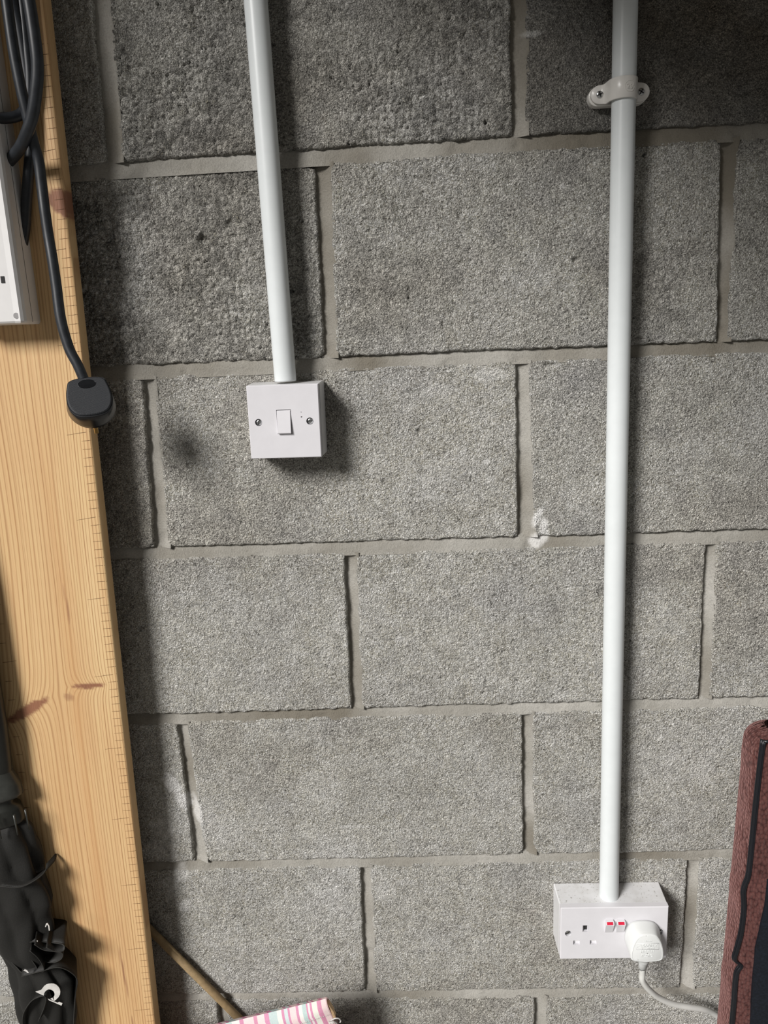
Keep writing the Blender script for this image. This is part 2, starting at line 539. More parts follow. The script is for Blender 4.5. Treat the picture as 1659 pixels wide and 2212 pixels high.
def tex_black():
    m = NT('textured_black_plastic', 0.5, 0.45)
    v = m.geo()
    mp = m.n('ShaderNodeMapping', {'Vector': v, 'Rotation': (0, 0, 0.785), 'Scale': (1500, 1500, 1500)}).outputs[0]
    ck = m.n('ShaderNodeTexVoronoi', {'Vector': mp, 'Scale': 1.0, 'Randomness': 0.0}).outputs['Distance']
    dust = m.ramp(m.noise(v, 420, 4, 0.7), [(0.66, (0.018, 0.020, 0.024)), (0.74, (0.16, 0.16, 0.16))])
    return m.out(dust, m.bump(ck, 0.0004, 0.7))
M['texblack'] = tex_black()

# ------------------------------------------------------------------ the block wall
FLOOR = -1.58
BEDW = {0: .013, 1: .015, 2: .0135, 3: .014, 4: .012, 5: .011, 6: .010, 7: .011, 8: .012}
# bed joint k centre heights at x = -0.15 / 0.4 / 0.7
BEDZ = {0: (.226, .225, .225), 1: (.0015, .003, .001), 2: (-.222, -.226, -.2295), 3: (-.447, -.453, -.455),
        4: (-.6755, -.676, -.677), 5: (-.901, -.900, -.900), 6: (-1.1215, -1.1215, -1.122), 7: (-1.347, -1.347, -1.347)}


def bedz(k, x):
    if k >= 8: return FLOOR - 0.004 + 0 * x
    if k < 0: return 0.450 + 0.225 * (-k - 1) + 0 * x
    return np.interp(x, (-.15, .4, .7), BEDZ[k])


# perpends: per course list of (x at top, x at bottom, width top, width bottom)
PERP = {
    -1: [(-.277, -.277, .012, .012), (.173, .173, .012, .012), (.623, .623, .012, .012)],
    0: [(-.50, -.50, .014, .014), (-.047, -.0555, .019, .017), (.398, .3978, .018, .014), (.848, .848, .012, .012)],
    1: [(-.275, -.275, .012, .012), (.1795, .1740, .018, .013), (.6245, .6285, .016, .012), (1.075, 1.075, .012, .012)],
    2: [(-.50, -.50, .012, .012), (-.0455, -.0540, .014, .018), (.3985, .4015, .014, .021), (.850, .850, .012, .012)],
    3: [(-.275, -.275, .012, .012), (.1830, .1788, .015, .013), (.6263, .6267, .013, .014), (1.075, 1.075, .012, .012)],
    4: [(-.50, -.50, .012, .012), (-.0545, -.0524, .014, .016), (.4005, .4013, .013, .015), (.850, .850, .012, .012)],
    5: [(-.275, -.275, .012, .012), (.1772, .1722, .014, .013), (.6235, .6212, .016, .016), (1.075, 1.075, .012, .012)],
    6: [(-.50, -.50, .012, .012), (-.0457, -.047, .013, .013), (.4155, .4155, .015, .015), (.850, .850, .012, .012)],
    7: [(-.275, -.275, .012, .012), (.175, .175, .013, .013), (.625, .625, .013, .013), (1.075, 1.075, .012, .012)],
}
XL, XR = -0.72, 1.28

# how pebbly each block is, plus darker tone, keyed by (course, block index from left)
COARSE = {(0, 0): .7, (0, 1): .35, (0, 2): 1.0, (0, 3): .15, (1, 1): .9, (1, 2): .5, (1, 3): .3,
          (2, 1): .55, (2, 2): .12, (2, 3): .1, (3, 1): .2, (3, 2): .2, (3, 3): .15, (4, 2): .12, (5, 1): .22, (5, 2): .15, (6, 1): .3, (6, 2): .25}
TONE = {(0, 2): .34, (0, 3): .80, (0, 1): .10, (1, 1): .26, (1, 2): .20, (1, 3): .3, (2, 3): .12, (6, 1): .15, (6, 2): .05, (3, 3): .08}  # top-right entry raised to paint the corner's shade into the block

STAINS = [  # x, z, rx, rz, angle, strength : lime bloom, plaster smears and scratches
    (-.0770, -.777, .008, .018, .55, 1), (-.066, -.799, .008, .015, .6, 1), (-.100, -.842, .014, .014, 0, .45), (-.105, -.872, .022, .016, 0, .35),
    (-.083, -.912, .013, .014, .2, .5), (-.097, -.935, .008, .022, -.2, .35), (-.081, -.966, .010, .007, .7, .6),
    (-.0475, -.820, .006, .022, .1, .8), (.4165, -.419, .0045, .012, -.45, 1), (.4235, -.436, .0045, .014, .1, 1), (.413, -.453, .010, .008, 0, 1),
    (.167, -.845, .026, .0012, 0, .55), (.300, -.262, .018, .006, 0, .30), (.36, -.247, .02, .007, 0, .4), (.230, -.935, .016, .004, 0, .25),
    (.20, -.945, .012, .02, 0, .3), (.63, -.775, .012, .02, .5, .3), (.445, -.045, .003, .003, 0, .5), (.412, .110, .012, .003, 0, .5),
    (.355, -.35, .004, .004, 0, .6), (.36, -.372, .006, .003, .3, .5), (.17, -.58, .004, .003, 0, .5), (.24, -.575, .005, .003, 0, .5)]
HOLES = [(.037, -.079, .007, .006, .006), (.4604, -.1228, .005, .004, .004), (.070, -.062, .005, .003, .003), (.06, -.30, .003, .003, .002),
         (.345, -.655, .002, .002, .002), (.3468, -.183, .006, .003, .0025), (.429, -.2395, .010, .004, .003), (.275, -.31, .004, .004, .003),
         (.23, -.37, .003, .003, .002), (.56, -.60, .002, .002, .003), (.1, -1.105, .004, .003, .003), (.615, -.61, .004, .006, .003)]


def stain_at(X, Z):
    s = np.zeros_like(X)
    wob = fbm(X, Z, 140, 3, 91)
    for x, z, a, b, ang, st in STAINS:
        dx, dz = X - x, Z - z
        c, sn = math.cos(ang), math.sin(ang)
        u, v = (dx * c + dz * sn) / a, (-dx * sn + dz * c) / b
        d = (u * u + v * v) * .75 + wob * 1.1
        s = np.maximum(s, st * np.clip(1.35 - d, 0, 1))
    return s


def block_mesh(x0t, x0b, x1t, x1b, k, coarse, tone, hi):
    """block between perpend edges x0..x1 (top/bottom) and bed joints k (above) and k+1 (below)"""
    step = 0.0015 if hi else 0.008
    W = max(x1t - x0t, x1b - x0b); H = 0.213
    nx, nz = max(3, int(W / step)), int(H / step)
    s = np.linspace(0, 1, nx + 1); t = np.linspace(0, 1, nz + 1)
    S, T = np.meshgrid(s, t, indexing='ij')          # T=0 bottom
    xt = x0t + (x1t - x0t) * S; xb = x0b + (x1b - x0b) * S
    X = xb + (xt - xb) * T
    zt = bedz(k, X) - BEDW.get(k, .011) / 2
    zb = bedz(k + 1, X) + BEDW.get(k + 1, .011) / 2
    Z = zb + (zt - zb) * T
    dl, dr = X - np.minimum(x0t, x0b), np.maximum(x1t, x1b) - X
    dl = (X - (x0b + (x0t - x0b) * T)); dr = ((x1b + (x1t - x1b) * T) - X)
    db, dt = Z - zb, zt - Z
    fade = lambda d: np.clip(1 - d / .012, 0, 1)
    j = 0.0015 if hi else 0
    jx = fbm(X, Z, 130, 4, 5) * j; jz = fbm(X, Z, 130, 4, 25) * j * 1.5
    X2 = X + jx * (fade(dl) + fade(dr)); Z2 = Z + jz * (fade(db) + fade(dt))
    d = np.minimum(np.minimum(dl, dr), np.minimum(db, dt))
    # rounder corners
    cr = np.minimum(dl, dr) + np.minimum(db, dt)
    rr = 0.0014 + 0.0050 * np.clip(fbm(X, Z, 22, 3, 45) + .02, 0, 1) + .0015 * coarse
    dd = np.minimum(d, np.maximum(cr - .006, 0) * .8)
    q = np.clip(1 - dd / rr, 0, 1)
    Y = rr * (1 - np.sqrt(np.clip(1 - q * q, 0, 1)))
    pebt = 0 * X
    if hi:
        f1, f2, rid = worley(X + .3 * jx, Z, .0085, 3)
        peb = np.clip(f2 - f1, 0, .55) / .55
        big = (1 - np.sqrt(peb)) * (0.55 + .9 * rid)
        g1, g2, rid2 = worley(X, Z, .0042, 17)
        peb2 = np.clip(g2 - g1, 0, .5) / .5
        small = (1 - np.sqrt(peb2)) * (0.5 + rid2)
        msk = np.clip(fbm(X, Z, 16, 3, 63) * 1.5 + .5 * coarse + .25, 0, 1) * coarse
        Y += 0.0034 * big * msk + (0.0005 + .0011 * coarse) * small
        pebt = msk * (rid - .5) * .9 - msk * .30 * np.clip(big - .6, 0, 1) + (rid2 - .5) * (.35 + .3 * coarse)  # random tone per pebble; recess term paints shade between pebbles
        h1, h2, _ = worley(X, Z, .0026, 31)
        Y += .0007 * (1 - np.clip(h2 - h1, 0, .5) * 2) * (1 - .4 * coarse)
        Y += 0.0005 * fbm(X, Z, 300, 2, 71) + 0.0016 * fbm(X, Z, 28, 4, 81)
        # occasional ragged pits
        pn = fbm(X, Z, 75, 3, 101) + .35 * (small - .5)
        Y += .0030 * np.clip(pn - .50, 0, .4) / .4 * (0.4 + coarse) * 2.0
        for hx, hz, ra, rb, dep in HOLES:
            e = ((X - hx) / ra) ** 2 + ((Z - hz) / rb) ** 2 + fbm(X, Z, 200, 2, 7) * .9
            Y += dep * np.clip(1.2 - e, 0, 1)
        # float level differs a little from block to block
    Y = Y + 0.0006 * math.sin(x0t * 37 + k * 5)
    st = stain_at(X, Z) if hi else np.zeros_like(X)
    Y = Y * (1 - .25 * st)
    wrm = np.clip(fbm(X, Z, 7, 3, 111) * 1.1 - .02, 0, .5) * .5
    wrm = wrm + .75 * np.clip((X - .42) / .15, 0, 1) * np.clip((Z + .02) / .12, 0, 1) * (0.6 + fbm(X, Z, 25, 3, 121) * .8)  # brown darkening toward the upper right, shade put into the block colour
    wrm += .35 * np.exp(-(((X + .10) / .05) ** 2 + ((Z + .33) / .10) ** 2))
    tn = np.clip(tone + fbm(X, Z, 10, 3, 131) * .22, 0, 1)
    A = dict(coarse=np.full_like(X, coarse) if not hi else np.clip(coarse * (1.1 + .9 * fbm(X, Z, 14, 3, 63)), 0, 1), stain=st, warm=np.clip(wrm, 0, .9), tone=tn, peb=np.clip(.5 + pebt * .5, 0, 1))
    P = np.stack([X2, Y, Z2], -1)
    P = np.pad(P, ((1, 1), (1, 1), (0, 0)), mode='edge')
    back = 0.02
    P[0, :, 1] = back; P[-1, :, 1] = back; P[:, 0, 1] = back; P[:, -1, 1] = back
    A = {k_: np.pad(a, 1, mode='edge') for k_, a in A.items()}
    return grid_mesh('block', P, A, True)


def mortar_strip(p0, p1, w0, w1, prof, n_len, seed, fade_end=True):
    """strip from p0 to p1 (x,z); prof(t in -1..1)->depth ; t=-1 left/bottom side"""
    nc = 16
    L = np.linspace(0, 1, n_len); C = np.linspace(-1, 1, nc)
    LL, CC = np.meshgrid(L, C, indexing='ij')
    p0 = np.array(p0); p1 = np.array(p1)
    d = p1 - p0; d = d / np.linalg.norm(d); nrm = np.array([-d[1], d[0]])
    if abs(d[0]) > abs(d[1]):
        if nrm[1] < 0: nrm = -nrm
    elif nrm[0] < 0: nrm = -nrm
    wd = (w0 + (w1 - w0) * LL) / 2 * 1.0 + .0035
    X = p0[0] + (p1[0] - p0[0]) * LL + nrm[0] * wd * CC
    Z = p0[1] + (p1[1] - p0[1]) * LL + nrm[1] * wd * CC
    Y = prof(CC) + .0011 * fbm(X, Z, 60, 4, seed) + .0005 * fbm(X, Z, 350, 2, seed + 9)
    Y += .0020 * np.clip(fbm(X, Z, 30, 3, seed + 19) - .22, 0, 1) * 3
    A = dict(stain=stain_at(X, Z), warm=np.clip(.25 + fbm(X, Z, 9, 3, seed) + .8 * np.clip((X - .3) / .3, 0, 1) * np.clip((Z + .1) / .1, 0, 1), 0, .8))  # mortar browned toward the upper right, painted shade like the blocks
    return np.stack([X, Y, Z], -1), A


def build_wall():
    parts = []
    bed_prof = lambda c: np.where(c > -.2, .0026 + .0048 * np.clip((c + .2) / 1.2, 0, 1) ** 1.3, .0008 + .00225 * (c + 1))
    perp_prof = lambda c: .0014 + .0068 * np.clip(1 - ((c + .50) / 1.30) ** 2, 0, 1)
    for k in range(0, 8):
        xs = [XL, -.15, .4, .7, XR]
        for a, b in zip(xs[:-1], xs[1:]):
            hi = b < .75 and a > -.2
            step = .0025 if (a >= -.2 and b <= .75) else .01
            parts.append(mortar_strip((a, float(bedz(k, a))), (b, float(bedz(k, b))), BEDW[k], BEDW[k], bed_prof, int((b - a) / step) + 2, 200 + k))
    for c, L in PERP.items():
        for i, (xt, xb, wt, wb) in enumerate(L):
            zt = float(bedz(c, xt)) - BEDW.get(c, .011) / 2 + .001; zb = float(bedz(c + 1, xb)) + BEDW.get(c + 1, .011) / 2 - .001
            P, A = mortar_strip((xb, zb), (xt, zt), wb, wt, perp_prof, 90, 300 + c * 7 + i)
            # ends of the perpend are a little fuller
            e = np.linspace(0, 1, P.shape[0])[:, None]
            P[:, :, 1] -= .002 * (np.exp(-((e) / .03) ** 2) + np.exp(-((1 - e) / .03) ** 2))
            parts.append((P[::-1] if False else P, A))
    # backing slab so no gap is open
    X, Z = np.meshgrid(np.linspace(XL, XR, 3), np.linspace(FLOOR - .02, 1.0, 3), indexing='ij')
    parts.append((np.stack([X, 0 * X + .012, Z], -1), dict(stain=0 * X, warm=0 * X)))
    parts.append((np.stack([X, 0 * X + .10, Z], -1), dict(stain=0 * X, warm=0 * X)))
    me = multi_grid('wall_front', parts)
    wall = obj('wall_front', me, M['mortar'])
    wall['kind'] = 'structure'
    wall['label'] = 'grey concrete block wall with recessed mortar joints'
    for c in range(-3, 8):
        L = PERP.get(c) or (PERP[0] if c % 2 == 0 else PERP[-1])
        edges = [(XL, XL)] + [(p[0], p[1], p[2], p[3]) for p in L] + [(XR, XR)]
        for i in range(len(L) + 1):
            l = L[i - 1] if i > 0 else None
            r = L[i] if i < len(L) else None
            x0t = l[0] + l[2] / 2 if l else XL; x0b = l[1] + l[3] / 2 if l else XL
            x1t = r[0] - r[2] / 2 if r else XR; x1b = r[1] - r[3] / 2 if r else XR
            if x1t - x0t < .03: continue
            hi = 0 <= c <= 6 and x1b > -.32 and x0t < .72
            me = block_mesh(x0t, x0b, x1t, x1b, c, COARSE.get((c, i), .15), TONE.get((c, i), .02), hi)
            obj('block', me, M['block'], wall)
    return wall


wall = build_wall()


# ------------------------------------------------------------------ rest of the garage
def slab(name, lo_, hi_, mat):
    bm = bmesh.new()
    c = [(a + b) / 2 for a, b in zip(lo_, hi_)]; s = [b - a for a, b in zip(lo_, hi_)]
    box(bm, c, s)
    o = obj(name, bm, mat)
    o['kind'] = 'structure'
    return o


slab('floor', (-1.45, -3.4, FLOOR - .1), (XR, .1, FLOOR), M['floor'])
slab('ceiling', (-1.45, -1.2, 1.05), (XR, .1, 1.15), M['ceilm'])
# unseen slab added to shade the upper right, edge runs out from wall
slab('shade_slab_1', (-.02, -1.7, .45), (XR, -.001, .47), M['ceilm'])


# ------------------------------------------------------------------ conduits
def conduit(name, x, ztop, zbot, label):
    bm = bmesh.new()
    n = 40
    R = .01255
    H = ztop - zbot

    def ring(rad, z):
        return [bm.verts.new((rad * math.cos(2 * math.pi * k / n), rad * math.sin(2 * math.pi * k / n), z)) for k in range(n)]
    seq = [(R - .0018, H * .5), (R - .0018, .001), (R - .0018, 0), (R, 0), (R, .0015)] + [(R, H * f) for f in (.25, .5, .75)] + [(R, H - .0015), (R, H), (R - .0018, H), (R - .0018, H - .001), (R - .0018, H * .5)]
    rg = [ring(*q) for q in seq]
    for i in range(len(rg) - 1):
        for k in range(n):
            f = bm.faces.new((rg[i][k], rg[i][(k + 1) % n], rg[i + 1][(k + 1) % n], rg[i + 1][k]))
            f.smooth = seq[i][0] == R and seq[i + 1][0] == R
    bmesh.ops.recalc_face_normals(bm, faces=bm.faces)
    o = obj(name, bm, M['conduit'], loc=(x, -.0232, zbot))
    tag(o, label, 'conduit', None)
    return o


conduit('conduit_pipe', .1229, 1.049, -.2415, 'left-hand white round plastic conduit running down the block wall into the light switch')
conduit('conduit_pipe', .5040, .449, -.944, 'right-hand long white round plastic conduit running down to the double socket')


def screw(parent, x, y, z, r=.0035, ang=0.3, style='slot', name='screw'):
    bm = bmesh.new()
    rings = []
    n = 20
    prof = [(r, 0), (r, -.0006), (r * .85, -.0012), (r * .5, -.0017)]
    for rr, yy in prof:
        rings.append([(x + rr * math.cos(2 * math.pi * k / n), y + yy, z + rr * math.sin(2 * math.pi * k / n)) for k in range(n)])
    loft(bm, rings, True, True, True)
    s = obj(name, bm, M['steel'], parent, False)
    bm = bmesh.new()
    c, sn = math.cos(ang), math.sin(ang)
    rot = Matrix.Rotation(-ang, 4, 'Y')
    box(bm, (x, y - .0016, z), (r * 1.7, .0006, r * .28), rot=rot)
    if style == 'cross':
        box(bm, (x, y - .0016, z), (r * .28, .0006, r * 1.5), rot=rot)
    obj('screw_slot', bm, M['dark'], s)
    return s


# ------------------------------------------------------------------ saddle clip
sd = thing('conduit_clip', 'white plastic saddle clip with two screws holding the right conduit to the wall', 'clip', (.5030, 0, .0425))


def capsule(hw, r, n=14):
    return ([(hw + r * math.cos(a), r * math.sin(a)) for a in np.linspace(-math.pi / 2, math.pi / 2, n)] +
            [(-hw + r * math.cos(a), r * math.sin(a)) for a in np.linspace(math.pi / 2, 3 * math.pi / 2, n)])


def prism(bm, outline, y0, y1, cham=.0008):
    """outline (x,z); from y0 (wall side) to y1 (front)"""
    cx = sum(p[0] for p in outline) / len(outline); cz = sum(p[1] for p in outline) / len(outline)

    def sc(dlt):
        out = []
        n = len(outline)
        for i, p in enumerate(outline):
            a = Vector(outline[i - 1]); b = Vector(outline[(i + 1) % n])
            t = (b - a).normalized() if (b - a).length else Vector((1, 0))
            nn = Vector((t.y, -t.x))
            out.append((p[0] - nn.x * dlt, p[1] - nn.y * dlt))
        return out
    i1, i2 = sc(cham * .3), sc(cham)
    rings = [[(p[0], y0, p[1]) for p in outline], [(p[0], y1 + cham, p[1]) for p in outline],
             [(p[0], y1 + cham * .3, p[1]) for p in i1], [(p[0], y1, p[1]) for p in i2]]
    loft(bm, rings, True, True, False)
    bmesh.ops.recalc_face_normals(bm, faces=bm.faces)
    return bm


bm = bmesh.new()
prism(bm, [(x - .0012, z - .0008) for x, z in capsule(.0217, .0098)], 0.0, -.0098, .0012)
obj('spacer_base', bm, M['clip'], sd)
# strap: ears + arch, swept along z
bm = bmesh.new()
R1, R0 = .0150, .0128
yc = -.0232
prof_o = [(-.0300, -.0134), (-.0215, -.0134), (-.0178, -.0140), (-.0158, -.0175), (-.0152, yc)]
arc_o = [(-R1 * math.cos(a), yc - R1 * math.sin(a)) for a in np.linspace(.05, math.pi - .05, 22)]
prof_o = prof_o + arc_o + [(.0152, yc), (.0158, -.0175), (.0178, -.0140), (.0215, -.0134), (.0300, -.0134)]
prof_i = [(-.0300, -.0102), (-.0215, -.0102), (-.0150, -.0102), (-.0136, -.015), (-.0130, yc)]
arc_i = [(-R0 * math.cos(a), yc - R0 * math.sin(a)) for a in np.linspace(.05, math.pi - .05, 22)]
prof_i = prof_i + arc_i + [(.0130, yc), (.0136, -.015), (.0150, -.0102), (.0215, -.0102), (.0300, -.0102)]
# half width along z shrinks round the ears
def hw(x):
    ax = abs(x)
    if ax <= .0217: return .0095 if ax > .016 else .0104
    return max(.0008, math.sqrt(max(0, .0092 ** 2 - (ax - .0217) ** 2)))
# denser at the ears
ears_l = [-.0217 - .0092 * math.sin(a) for a in np.linspace(math.pi / 2, 0.05, 9)]
po = [(x, -.0134) for x in ears_l] + prof_o[2:-2] + [(-x, -.0134) for x in reversed(ears_l)]
pi_ = [(x, -.0102) for x in ears_l] + prof_i[2:-2] + [(-x, -.0102) for x in reversed(ears_l)]
fr = []
for (a, b) in zip(po, pi_):
    h = hw(a[0])
    fr.append([(a[0], a[1], -h + .0004), (a[0], a[1], h - .0004), (a[0], a[1] + .0004, h), (b[0], b[1], h), (b[0], b[1], -h), (a[0], a[1] + .0004, -h)])
loft(bm, fr, True, True, True)
bmesh.ops.recalc_face_normals(bm, faces=bm.faces)
strap = obj('strap', bm, M['clip'], sd)
# moulded size mark on the arch: ring and digits
bm = bmesh.new()
ringpts = []
for k in range(29):
    a = 2 * math.pi * k / 28
    px = .0035 + .0052 * math.cos(a); pz = .0052 * math.sin(a)
    th = px / R1
    ringpts.append((R1 * 1.005 * math.sin(th), yc - R1 * 1.005 * math.cos(th), pz))
tube(bm, ringpts, .00022, 6)
obj('moulded_ring', bm, M['clip'], strap)
me = text_mesh('20', .0062, .00025)
o = obj('moulded_digits', me, M['clip'], strap, loc=(.0034, yc - R1 * .985, -.0002))
o.rotation_euler = (math.pi / 2, 0, .22)
for sx, sg in ((-.0217, .4), (.0217, 1.0)):
    screw(sd, sx, -.0132, 0, .0038, sg, 'cross')


# ------------------------------------------------------------------ boxes on the wall
def back_box(name, w, h, d, parent):
    """slightly tapered pattress box"""
    bm = bmesh.new()
    rings = []
    for y, g, ch in ((0.0, .0009, .0012), (-.004, .0008, .0012), (-d + .0002, 0, .0010)):
        hw_, hh = w / 2 + g, h / 2 + g
        o_ = []
        for sx, sz in ((1, -1), (1, 1), (-1, 1), (-1, -1)):
            a = (sx * (hw_ - ch), sz * hh); b = (sx * hw_, sz * (hh - ch))
            o_ += ([b, a] if sx * sz > 0 else [a, b])
        rings.append([(p[0], y, p[1]) for p in o_])
    loft(bm, rings, True, True, False)
    bmesh.ops.recalc_face_normals(bm, faces=bm.faces)
    return obj(name, bm, M['patt'], parent)


# light switch
sw = thing('light_switch', 'square white single light switch on a surface box below the left conduit', 'switch', (.1213, 0, -.2861), (0, math.radians(1.0), 0))
back_box('back_box', .0835, .0840, .0365, sw)
bm = bmesh.new()
plate(bm, rect(0, 0, .0818, .0835), [circ(-.0295, 0, .0041), circ(.0295, 0, .0041), rect(0, 0, .0168, .0275)], -.045, -.0367, .0007, .004)
obj('face_plate', bm, M['plate'], sw)
bm = bmesh.new()      # rocker pressed in at the top, standing out at the bottom
pr = [(-.0405, .0131), (-.0441, .0131), (-.0455, .0128), (-.0488, -.0126), (-.0478, -.0133), (-.0405, -.0131)]
rings = [[(sx, p[0], p[1]) for p in pr] for sx in (-.0078, .0078)]
loft(bm, rings, True, True)
bmesh.ops.recalc_face_normals(bm, faces=bm.faces)
bmesh.ops.bevel(bm, geom=[e for e in bm.edges if e.calc_length() > .005], offset=.00035, segments=2, affect='EDGES')
obj('rocker', bm, M['plate'], sw)
screw(sw, -.0295, -.0420, 0, .0036, 1.35)
screw(sw, .0295, -.0420, 0, .0036, .05)
bm = bmesh.new()
for px, pz, r in ((.0200, .0106, .0004), (.0200, .0051, .00075), (.0207, .0053, .0004)):
    loft(bm, [[(px + r * math.cos(a), yy, pz + r * .9 * math.sin(a)) for a in np.linspace(0, 2 * math.pi, 9)[:-1]] for yy in (-.0449, -.0452)])
sp_ = obj('dirt_specks', bm, M['dark'], sw); sp_['kind'] = 'stuff'

# double socket
so = thing('double_socket', 'white double wall socket with two red-marked rocker switches below the right conduit', 'socket', (.5059, 0, -.9823), (0, math.radians(.35), 0))
back_box('back_box', .1412, .0800, .0366, so)
bm = bmesh.new()
slots = [rect(-.0376, .0076, .0070, .0102), rect(-.0488, -.0142, .0088, .0068), rect(-.0268, -.0140, .0090, .0068)]
slots += [rect(.0376, .0076, .0070, .0102), rect(.0488 - .022, -.0142, .0088, .0068), rect(.0488, -.0140, .0090, .0068)]
plate(bm, rect(0, 0, .1405, .0800), slots + [circ(-.0600, .0004, .0043), circ(.0603, .0012, .0043)], -.045, -.0368, .0009, .0038)
obj('face_plate', bm, M['plate'], so)
for hx, hz, w_, h_ in ((-.0369, .0070, .0046, .0080), (-.0480, -.0135, .0060, .0030), (-.0260, -.0133, .0064, .0030)):
    bm = bmesh.new()
    box(bm, (hx, -.0410, hz), (w_, .0008, h_))
    obj('contact_shutter', bm, M['dark'] if h_ > .005 else M['lead'], so)
for rx in (-.0068, .0079):
    bm = bmesh.new()
    pr = [(-.0440, .0105), (-.0492, .0095), (-.0515, .0064), (-.0512, .0055), (-.0452, -.0104), (-.0440, -.0108)]
    rings = [[(rx + sx, p[0], p[1] + .0118) for p in pr] for sx in (-.0054, .0054)]
    loft(bm, rings, True, True)
    bmesh.ops.recalc_face_normals(bm, faces=bm.faces)
    bmesh.ops.bevel(bm, geom=[e for e in bm.edges if e.calc_length() > .004], offset=.0003, segments=2, affect='EDGES')
    rk = obj('rocker', bm, M['plate'], so)
    bm = bmesh.new()      # red on-marker let into the upper slope
    a, b = Vector((0, -.0494, .0212)), Vector((0, -.0514, .0184))
    nn = Vector((0, -(b.z - a.z), (b.y - a.y))).normalized()
    if nn.y > 0: nn = -nn
    q = []
    for base in (a, b):
        pass
    rings = [[(rx - .0040, a.y, a.z), (rx + .0040, a.y, a.z), (rx + .0040, b.y, b.z), (rx - .0040, b.y, b.z)]]
    rings = [[tuple(Vector(p) - nn * .0010) for p in rings[0]], [tuple(Vector(p) + nn * .00012) for p in rings[0]]]
    loft(bm, rings)
    bmesh.ops.recalc_face_normals(bm, faces=bm.faces)
    o = obj('red_marker', bm, M['red'], rk); o['label'] = 'red on-marker'
screw(so, -.0600, -.0420, .0004, .0037, .6)
screw(so, .0603, -.0420, .0012, .0037, .9)


# ------------------------------------------------------------------ plugs (13 A three-pin shape)
def smooth_poly(pts, n=4, it=3):
    P = [Vector(p) for p in pts]
    for _ in range(it):
        Q = []
        for i in range(len(P)):
            a, b = P[i], P[(i + 1) % len(P)]
            Q += [a * .75 + b * .25, a * .25 + b * .75]
        P = Q
    return P


def plug_body(bm, base, cap, d0, d1, rnd):
    """base/cap outlines (x,y) with same point count; extruded along +z from d0 (pins side) to d1"""
    B, Cc = smooth_poly(base), smooth_poly(cap)

    def ins(P, k):
        c = sum(P, Vector((0, 0))) / len(P)
        return [c + (p - c) * (1 - k / max((p - c).length, 1e-5)) for p in P]
    rings = []
    rings.append([(p.x, p.y, d0) for p in ins(B, .0008)])
    rings.append([(p.x, p.y, d0 + .0008) for p in B])
    rings.append([(p.x, p.y, d0 + .0045) for p in B])
    mid = [b.lerp(c, .55) for b, c in zip(B, Cc)]
    rings.append([(p.x, p.y, d0 + (d1 - d0) * .55) for p in mid])
    for k, f in ((0, 1.0), (.35, .35), (1.0, 0)):
        rings.append([(p.x, p.y, d1 - rnd * f) for p in ins(Cc, rnd * k)])
    for k, r in enumerate(rings): pass
    loft(bm, rings, True, True, True)
    bmesh.ops.recalc_face_normals(bm, faces=bm.faces)
    return bm


# local plug frame: +z out of the back face, +y towards the earth side, -y cable side
BASE = [(-.012, .0222), (.012, .0222), (.021, .013), (.0235, -.002), (.0215, -.0150), (.0160, -.0245), (-.0160, -.0245), (-.0215, -.0150), (-.0235, -.002), (-.021, .013)]
CAP = [(-.0095, .0200), (.0100, .0200), (.0170, .0110), (.0212, -.002), (.0222, -.0140), (.0200, -.0230), (-.0185, -.0230), (-.0212, -.0140), (-.0202, -.002), (-.0160, .0110)]

wp = thing('white_plug', 'white moulded plug with grey-white flex pushed into the right half of the double socket', 'plug', (.5425, -.0453, -.9840), (math.radians(90), math.radians(0), 0))
# rotation (90,0,0): local z -> world -y, local y -> world z
bm = bmesh.new()
plug_body(bm, BASE, CAP, 0.0, .0230, .0016)
wb = obj('plug_body', bm, M['wplug'], wp)
for f in wb.data.polygons: f.use_smooth = True
# rim line and raised lettering on the back
def put_text(parent, txt, size, x, y, z, mat, ext=.00035, rot=0.0, name='raised_lettering'):
    me = text_mesh(txt, size, ext)
    o = obj(name, me, mat, parent, loc=(x, y, z))
    o.rotation_euler = (0, 0, rot)
    return o
ZC = .0231
bm = bmesh.new()
rim = smooth_poly([(p[0] * .90, p[1] * .91 - .0004) for p in CAP])
tube(bm, [(p.x, p.y, .0230) for p in rim] + [(rim[0].x, rim[0].y, .0230)], .00030, 6)
obj('raised_rim', bm, M['wplug'], wb)
put_text(wb, 'SAFETY', .0056, .0035, .0030, ZC, M['wplug'])
put_text(wb, 'MARK', .0036, .0050, -.0010, ZC, M['wplug'])
put_text(wb, '241060-11', .0042, .0005, -.0060, ZC, M['wplug'])
put_text(wb, 'FUSED', .0052, .0003, -.0128, ZC, M['wplug'])
put_text(wb, 'U10-0-1', .0030, .0010, .0098, ZC, M['wplug'])
bm = bmesh.new()
fr_ = [(-.0135, .0066), (.0150, .0066), (.0150, -.0032), (-.0135, -.0032), (-.0135, .0066)]
tube(bm, [(a, b, .0230) for a, b in fr_], .00028, 6)
tube(bm, [(-.0060, .0066, .0230), (-.0060, -.0032, .0230)], .00024, 6)
el = [(-.0098 + .0030 * math.cos(a) * math.cos(.5) - .0018 * math.sin(a) * math.sin(.5), .0017 + .0030 * math.cos(a) * math.sin(.5) + .0018 * math.sin(a) * math.cos(.5), .0230) for a in np.linspace(0, 2 * math.pi, 21)]
tube(bm, el, .00028, 6)
tri = [(-.0155, -.0190, .0230), (-.0105, -.0190, .0230), (-.0135, -.0155, .0230), (-.0155, -.0190, .0230)]
tube(bm, tri, .00022, 6)
obj('raised_frame', bm, M['wplug'], wb)
bm = bmesh.new()
box(bm, (.0005, -.0088, .0230), (.0012, .0008, .0003))
obj('centre_mark', bm, M['dark'], wb)
